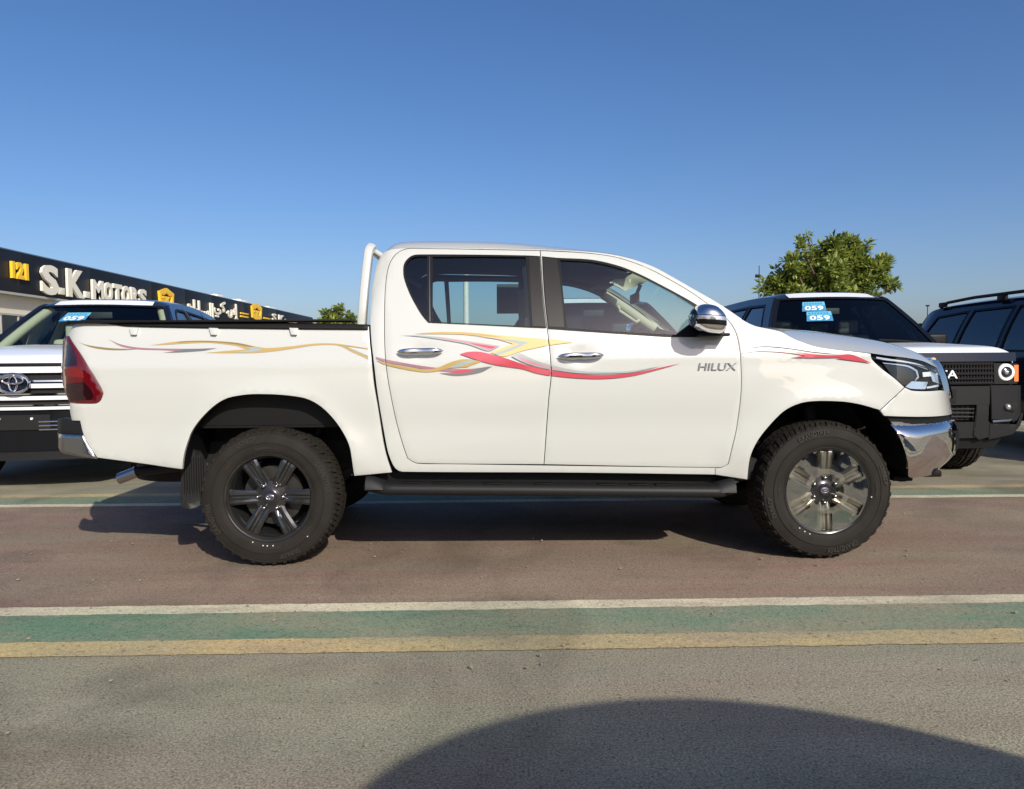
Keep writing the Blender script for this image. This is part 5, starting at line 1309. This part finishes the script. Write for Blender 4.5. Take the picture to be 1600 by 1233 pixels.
for i, (ch_, a, b_) in enumerate((('M', 141, 158), ('O', 159.5, 172.5), ('T', 174, 187), ('O', 188, 200), ('R', 201.5, 212.5), ('S', 214, 225.5))):
    y0, y1 = wp(a, 450).y, wp(b_, 450).y; me = text_mesh(ch_, .03, .045)
    for v in me.vertices: v.co = (WX+.02+.12*v.co.z, lerp(y0, y1, v.co.x), lerp(mb, mz0, v.co.y))
    lab = {0: 'cream letter M just right of the full stop', 1: 'first cream letter O of the fascia word', 2: 'cream letter T on the charcoal fascia', 3: 'second cream letter O of the fascia word', 4: 'cream letter R on the charcoal fascia', 5: 'small cream letter S ending the fascia word'}[i]
    tag(link('sign_letter', me, SIGNW, None, 30), lab, 'sign', 'raised sign letters')
def hexlogo(px0, px1, ztop, zbot, label):
    y0, y1 = wp(px0, 450).y, wp(px1, 450).y; w_ = y1-y0; h_ = ztop-zbot
    r_ = thing('sign_emblem', label, 'sign', (WX, (y0+y1)/2, zbot), 0, 'yellow emblems on the fascia'); o_ = r_.location.copy()
    pl = [(y0+w_*.5, ztop), (y1, ztop-h_*.22), (y1-w_*.06, zbot+h_*.16), (y0+w_*.5, zbot), (y0+w_*.06, zbot+h_*.16), (y0, ztop-h_*.22)]
    inn = offs(pl, -w_*.12)
    panel('emblem_ring', pl, lambda a, c: Vector((WX+.16, a, c)), SIGNY, r_, holes=[inn], tdir=(-1, 0, 0), thick=.15, step=0, off=o_)
    b = bmesh.new(); box(b, (WX+.02, y0+w_*.5, zbot+h_*.5), (.02, w_*.8, h_*.7)); obj('emblem_field', b, FASC, r_, off=o_)
    text_on('emblem_lettering', 'SK', lambda u, v, q: Vector((WX+.05+.10*q, lerp(y0+w_*.2, y1-w_*.2, u), lerp(zbot+h_*.22, zbot+h_*.58, v))), SIGNY, r_, off=o_, bold=.05)
    pr = [(y0+w_*.2, zbot+h_*.64), (y0+w_*.5, zbot+h_*.82), (y1-w_*.2, zbot+h_*.64), (y1-w_*.25, zbot+h_*.60), (y0+w_*.5, zbot+h_*.74), (y0+w_*.25, zbot+h_*.60)]
    panel('emblem_roof', pr, lambda a, c: Vector((WX+.15, a, c)), SIGNY, r_, tdir=(-1, 0, 0), thick=.1, step=0, off=o_)
hexlogo(245.5, 268, wp(256, 450).z, wp(256, 450).z-1.25, 'yellow hexagonal emblem between the English and Arabic words')
hexlogo(390.5, 406, wp(398, 473).z, wp(398, 501.5).z, 'yellow hexagonal emblem right of the Arabic words, taller than the fascia')
# Arabic words, letter shapes in display order (visual left to right)
def arab(px0, px1, zt, zb_, txt, lb):
    y0, y1 = wp(px0, 470).y, wp(px1, 470).y; me = text_mesh(txt, .03, .03)
    for v in me.vertices: v.co = (WX+.02+.12*v.co.z, lerp(y0, y1, v.co.x), lerp(zb_, zt, v.co.y))
    tag(link('sign_lettering', me, SIGNW, None, 30), lb, 'sign', 'Arabic words on the fascia')
arab(287, 331, wp(300, 468).z, wp(325, 500).z-.35, '\ufe95\ufe8d\u0631\ufe8e\ufef4\ufeb4\ufee0\ufedf'.replace('\ufe95', '\ufe95'), 'leftmost cream Arabic word on the fascia, beside the black car roof')
arab(331.5, 350, wp(345, 471).z, wp(345, 497).z, '\ufef2\ufedb', 'middle cream Arabic word on the fascia')
arab(352, 370, wp(366, 475).z, wp(366, 500).z, '.\ufeb1\u0625', 'rightmost cream Arabic word on the fascia')
def bars(px0, px1, pys, lb):
    r_ = thing('sign_bars', lb, 'sign', (WX, wp(px0, 490).y, 4), 0, 'yellow bars on the fascia'); o_ = r_.location.copy()
    for t, bt in pys:
        a = wp(px0, t); c = wp(px0, bt); e = wp(px1, t); b = bmesh.new(); box(b, (WX+.06, (a.y+e.y)/2, (a.z+c.z)/2), (.10, e.y-a.y, a.z-c.z), .01); obj('bar', b, SIGNY, r_, off=o_)
bars(374.5, 386.5, ((488, 490.3), (492.8, 495.2)), 'pair of short yellow bars left of the right emblem'); bars(411, 421, ((495.8, 497.8), (500, 502)), 'pair of short yellow bars right of the right emblem')
sign('sign_letter', 'small far cream letters SK near the distant end of the fascia', 'S K', 424, 441.5, 489.5, 501.5, SIGNW, .03, 'far sign letters')
sign('sign_letter', 'tiny far cream word MOTORS at the distant end of the fascia', 'MOTORS', 444, 462, 498.5, 505, SIGNW, .03, 'far sign letters')
for px, py, s_, lb in ((335, 462.5, .9, 'nearest white box on the building roof'), (373, 470.5, 1.3, 'middle white box on the building roof'), (418, 481.5, 1.5, 'farthest white box on the building roof')):
    p = at_x(px, py, WX-1.2); r_ = thing('roof_unit', lb, 'air conditioner', (p.x, p.y, ZT-.3), 0, 'boxes on the building roof')
    b = bmesh.new(); box(b, (p.x, p.y, p.z-.45), (1.0, 1.6*s_, 1.1), .05); obj('casing', b, ROOFW, r_, off=r_.location)
    b = bmesh.new(); cyl(b, (p.x, p.y, p.z+.1), (p.x, p.y, p.z+.16), .35); obj('fan_cover', b, DARKCHROME, r_, off=r_.location)
# ================================================================== trees
def leafmat(name, c1, c2):
    m = bpy.data.materials.new(name); m.use_nodes = True; t = m.node_tree; b = t.nodes['Principled BSDF']
    at = t.nodes.new('ShaderNodeAttribute'); at.attribute_name = 'tone'
    mx = t.nodes.new('ShaderNodeMix'); mx.data_type = 'RGBA'; mx.inputs[6].default_value = (*c1, 1); mx.inputs[7].default_value = (*c2, 1)
    t.links.new(at.outputs['Fac'], mx.inputs[0]); t.links.new(mx.outputs[2], b.inputs['Base Color']); b.inputs['Roughness'].default_value = .45
    b.inputs['Transmission Weight'].default_value = 0.; b.inputs['Subsurface Weight'].default_value = 0.
    tr = t.nodes.new('ShaderNodeBsdfTranslucent'); t.links.new(mx.outputs[2], tr.inputs[0]); ms = t.nodes.new('ShaderNodeMixShader'); ms.inputs[0].default_value = .38
    out = t.nodes['Material Output']; t.links.new(b.outputs[0], ms.inputs[1]); t.links.new(tr.outputs[0], ms.inputs[2]); t.links.new(ms.outputs[0], out.inputs[0])
    return m
LEAF = leafmat('green_leaf', (.07, .13, .025), (.46, .50, .11)); BARK = mat('bark', (.12, .09, .06), .9, noise_amt=.3, noise_scale=12)
def tree(name, label, base, height, cz0, blobs, nclump, leaf, seed, per=26, group=None):
    rnd = random.Random(seed); root = thing(name, label, 'tree', base, 0, group); bx, by, bz = base
    b = bmesh.new(); top = Vector((.1, 0, height*.62)); sweep(b, [Vector((0, 0, 0)), Vector((.05, .02, height*.3)), top], [.13, .10, .08], n=10)
    clumps = []
    while len(clumps) < nclump:
        c, r = rnd.choices(blobs, weights=[q[1]**1.9 for q in blobs])[0]; d = Vector((rnd.gauss(0, 1), rnd.gauss(0, 1), rnd.gauss(0, 1))).normalized()*r*(rnd.random()**.45); clumps.append(Vector(c)+d)
    for c, r in blobs:
        mid = top.lerp(Vector(c), .5)+Vector((rnd.uniform(-.1, .1), rnd.uniform(-.1, .1), -.1)); sweep(b, [top*.9, mid, Vector(c)], [.06, .04, .02], n=7)
        for q in rnd.sample(clumps, min(8, len(clumps))):
            if (q-Vector(c)).length < r*1.1: sweep(b, [Vector(c).lerp(top, .15), Vector(c).lerp(q, .6)+Vector((0, 0, -.04)), q], [.018, .012, .006], n=5)
    obj('trunk', b, BARK, root, 50)
    verts = []; faces = []; tones = []
    for q in clumps:
        ct = rnd.random()*.5+rnd.choice((0, .25, .1)); ax_ = Vector((rnd.gauss(0, .6), rnd.gauss(0, .6), 1)).normalized(); cs = leaf*rnd.uniform(.8, 1.3)
        for k in range(per):
            a = rnd.uniform(0, 6.283); e = rnd.uniform(-.5, 1.1); x_ = ax_.orthogonal().normalized(); y_ = ax_.cross(x_)
            d = ((x_*math.cos(a)+y_*math.sin(a))*math.cos(e)+ax_*math.sin(e)).normalized(); st = q+d*cs*rnd.uniform(.1, .7)
            l = cs*rnd.uniform(.7, 1.2); w_ = d.cross(Vector((rnd.gauss(0, .5), rnd.gauss(0, .5), 1))).normalized()*l*.24; n_ = w_.cross(d).normalized()*l*.08
            i = len(verts); verts += [st, st+d*l*.5+w_+n_, st+d*l+n_*-1, st+d*l*.5-w_+n_, st+d*l*.55-n_*.3]
            faces += [(i, i+1, i+4), (i+1, i+2, i+4), (i+2, i+3, i+4), (i+3, i, i+4)]; tt = min(1, max(0, ct+rnd.uniform(-.2, .25))); tones += [tt]*4
    me = bpy.data.meshes.new('crown'); me.from_pydata(verts, [], faces); at = me.attributes.new('tone', 'FLOAT', 'FACE'); at.data.foreach_set('value', tones)
    o = link('crown', me, LEAF, root, 0); return root
def tpos(px, depth):
    d = ray(px, 556); d = d/d.dot(fw); p = CAMP+d*depth; return (p.x, p.y, 0)
def tr_blob(px, py, depth, r, base):
    d = ray(px, py); d = d/d.dot(fw); p = CAMP+d*depth; return ((p.x-base[0], p.y-base[1], p.z), r)
dp = 20.; bs_ = tpos(1293, dp)
bl = [tr_blob(x, y, dp+dz_, r*1.12*dp/1190, bs_) for x, y, r, dz_ in ((1205, 452, 13, 0), (1222, 428, 11, .2), (1236, 447, 18, .3), (1240, 415, 12, -.3), (1258, 396, 11, -.4), (1252, 380, 6, 0), (1270, 420, 16, .3), (1282, 398, 12, .4), (1300, 385, 9, -.2), (1312, 375, 7, 0), (1330, 379, 9, .2), (1345, 388, 9, .2), (1318, 405, 17, .3), (1300, 430, 22, -.5), (1345, 415, 15, 0), (1350, 440, 18, 0), (1378, 412, 8, .1), (1386, 402, 5, .1), (1374, 438, 12, .4), (1395, 447, 9, 0), (1270, 448, 22, .6), (1325, 450, 22, 0), (1285, 425, 24, 0), (1372, 425, 13, 0), (1218, 442, 13, 0), (1300, 395, 14, 0), (1318, 425, 26, .3), (1335, 405, 16, 0), (1278, 405, 15, .2), (1360, 425, 14, 0), (1245, 432, 18, 0), (1293, 480, 40, 0), (1340, 480, 34, 0), (1240, 480, 30, 0), (1262, 368, 3, 0))]
tree('tree', 'round leafy green tree rising behind the boxy black car', bs_, 3.4, 2, bl, 900, .155, 5, per=20, group='trees beyond the parked cars')
dp = 42.; bs2 = tpos(528, dp)
bl = [tr_blob(x, y, dp, r*dp/1190, bs2) for x, y, r in ((512, 493, 6), (530, 487, 6), (545, 494, 7), (520, 502, 13), (545, 506, 13), (505, 505, 7), (530, 520, 20), (532, 480, 3))]
tree('tree', 'small dark green tree just above the cargo bed beside the roll bar', bs2, 3., 2, bl, 200, .22, 9, per=22, group='trees beyond the parked cars')
# lamp posts far away
POST = mat('painted_post', (.62, .62, .60), .5)
def post(px, py_top, depth, r, label, cat='pole', m=POST, name='lamp_post'):
    p = tpos(px, depth); d = ray(px, py_top); d = d/d.dot(fw); zt_ = (CAMP+d*depth).z
    ro_ = thing(name, label, cat, (p[0], p[1], 0)); b = bmesh.new(); cyl(b, (0, 0, 0), (0, 0, zt_), r*1.2, r, n=12); obj('post', b, m, ro_)
    return ro_, zt_
r_, z_ = post(729, 420, 13, .045, 'slim cream post seen through the rear door window of the pickup', name='marker_post')
b = bmesh.new(); box(b, (0, 0, z_), (.12, .12, .06), .02); obj('post_cap', b, POST, r_)
r_, z_ = post(1448, 478, 60, .03, 'thin distant pole between the two black cars at right', m=SEAL, name='distant_pole')
b = bmesh.new(); box(b, (0, 0, z_), (.22, .2, .12), .02); obj('pole_head', b, SEAL, r_)
r_, z_ = post(1185, 416, 24, .012, 'thin dark pole with a small lamp at the left edge of the tree', m=SEAL, name='thin_pole')
b = bmesh.new(); box(b, (-.05, 0, z_-.32), (.13, .10, .10), .02); obj('pole_head', b, SEAL, r_)
# ------------------------------------------------------------------ separate repeated pieces that share a builder
def islands(o):
    b = bmesh.new(); b.from_mesh(o.data); seen = set(); out = []
    for v in b.verts:
        if v in seen: continue
        st = [v]; seen.add(v); isl = []
        while st:
            q = st.pop(); isl.append(q)
            for e in q.link_edges:
                r_ = e.other_vert(q)
                if r_ not in seen: seen.add(r_); st.append(r_)
        out.append(isl)
    if len(out) < 2: b.free(); return
    groups = [{v.index for v in isl} for isl in out]; b.free()
    for g in groups:
        me = o.data.copy(); bb = bmesh.new(); bb.from_mesh(me); bb.verts.ensure_lookup_table()
        bmesh.ops.delete(bb, geom=[v for v in bb.verts if v.index not in g], context='VERTS'); bb.to_mesh(me); bb.free()
        n = bpy.data.objects.new(o.name.split('.')[0], me); COL.objects.link(n); n.parent = o.parent; n.location = o.location; n.rotation_euler = o.rotation_euler
    bpy.data.objects.remove(o)
NAMES = {'door_lining', 'inner_wing', 'bed_rail', 'step_tread', 'wheel_nut', 'pillar', 'sun_visor', 'chalk_dot', 'frame_bracket', 'wall_joint', 'wiper', 'chrome_bar', 'decal'}
for o in [o for o in bpy.data.objects if o.type == 'MESH' and o.name.split('.')[0] in NAMES and not o.children]: islands(o)
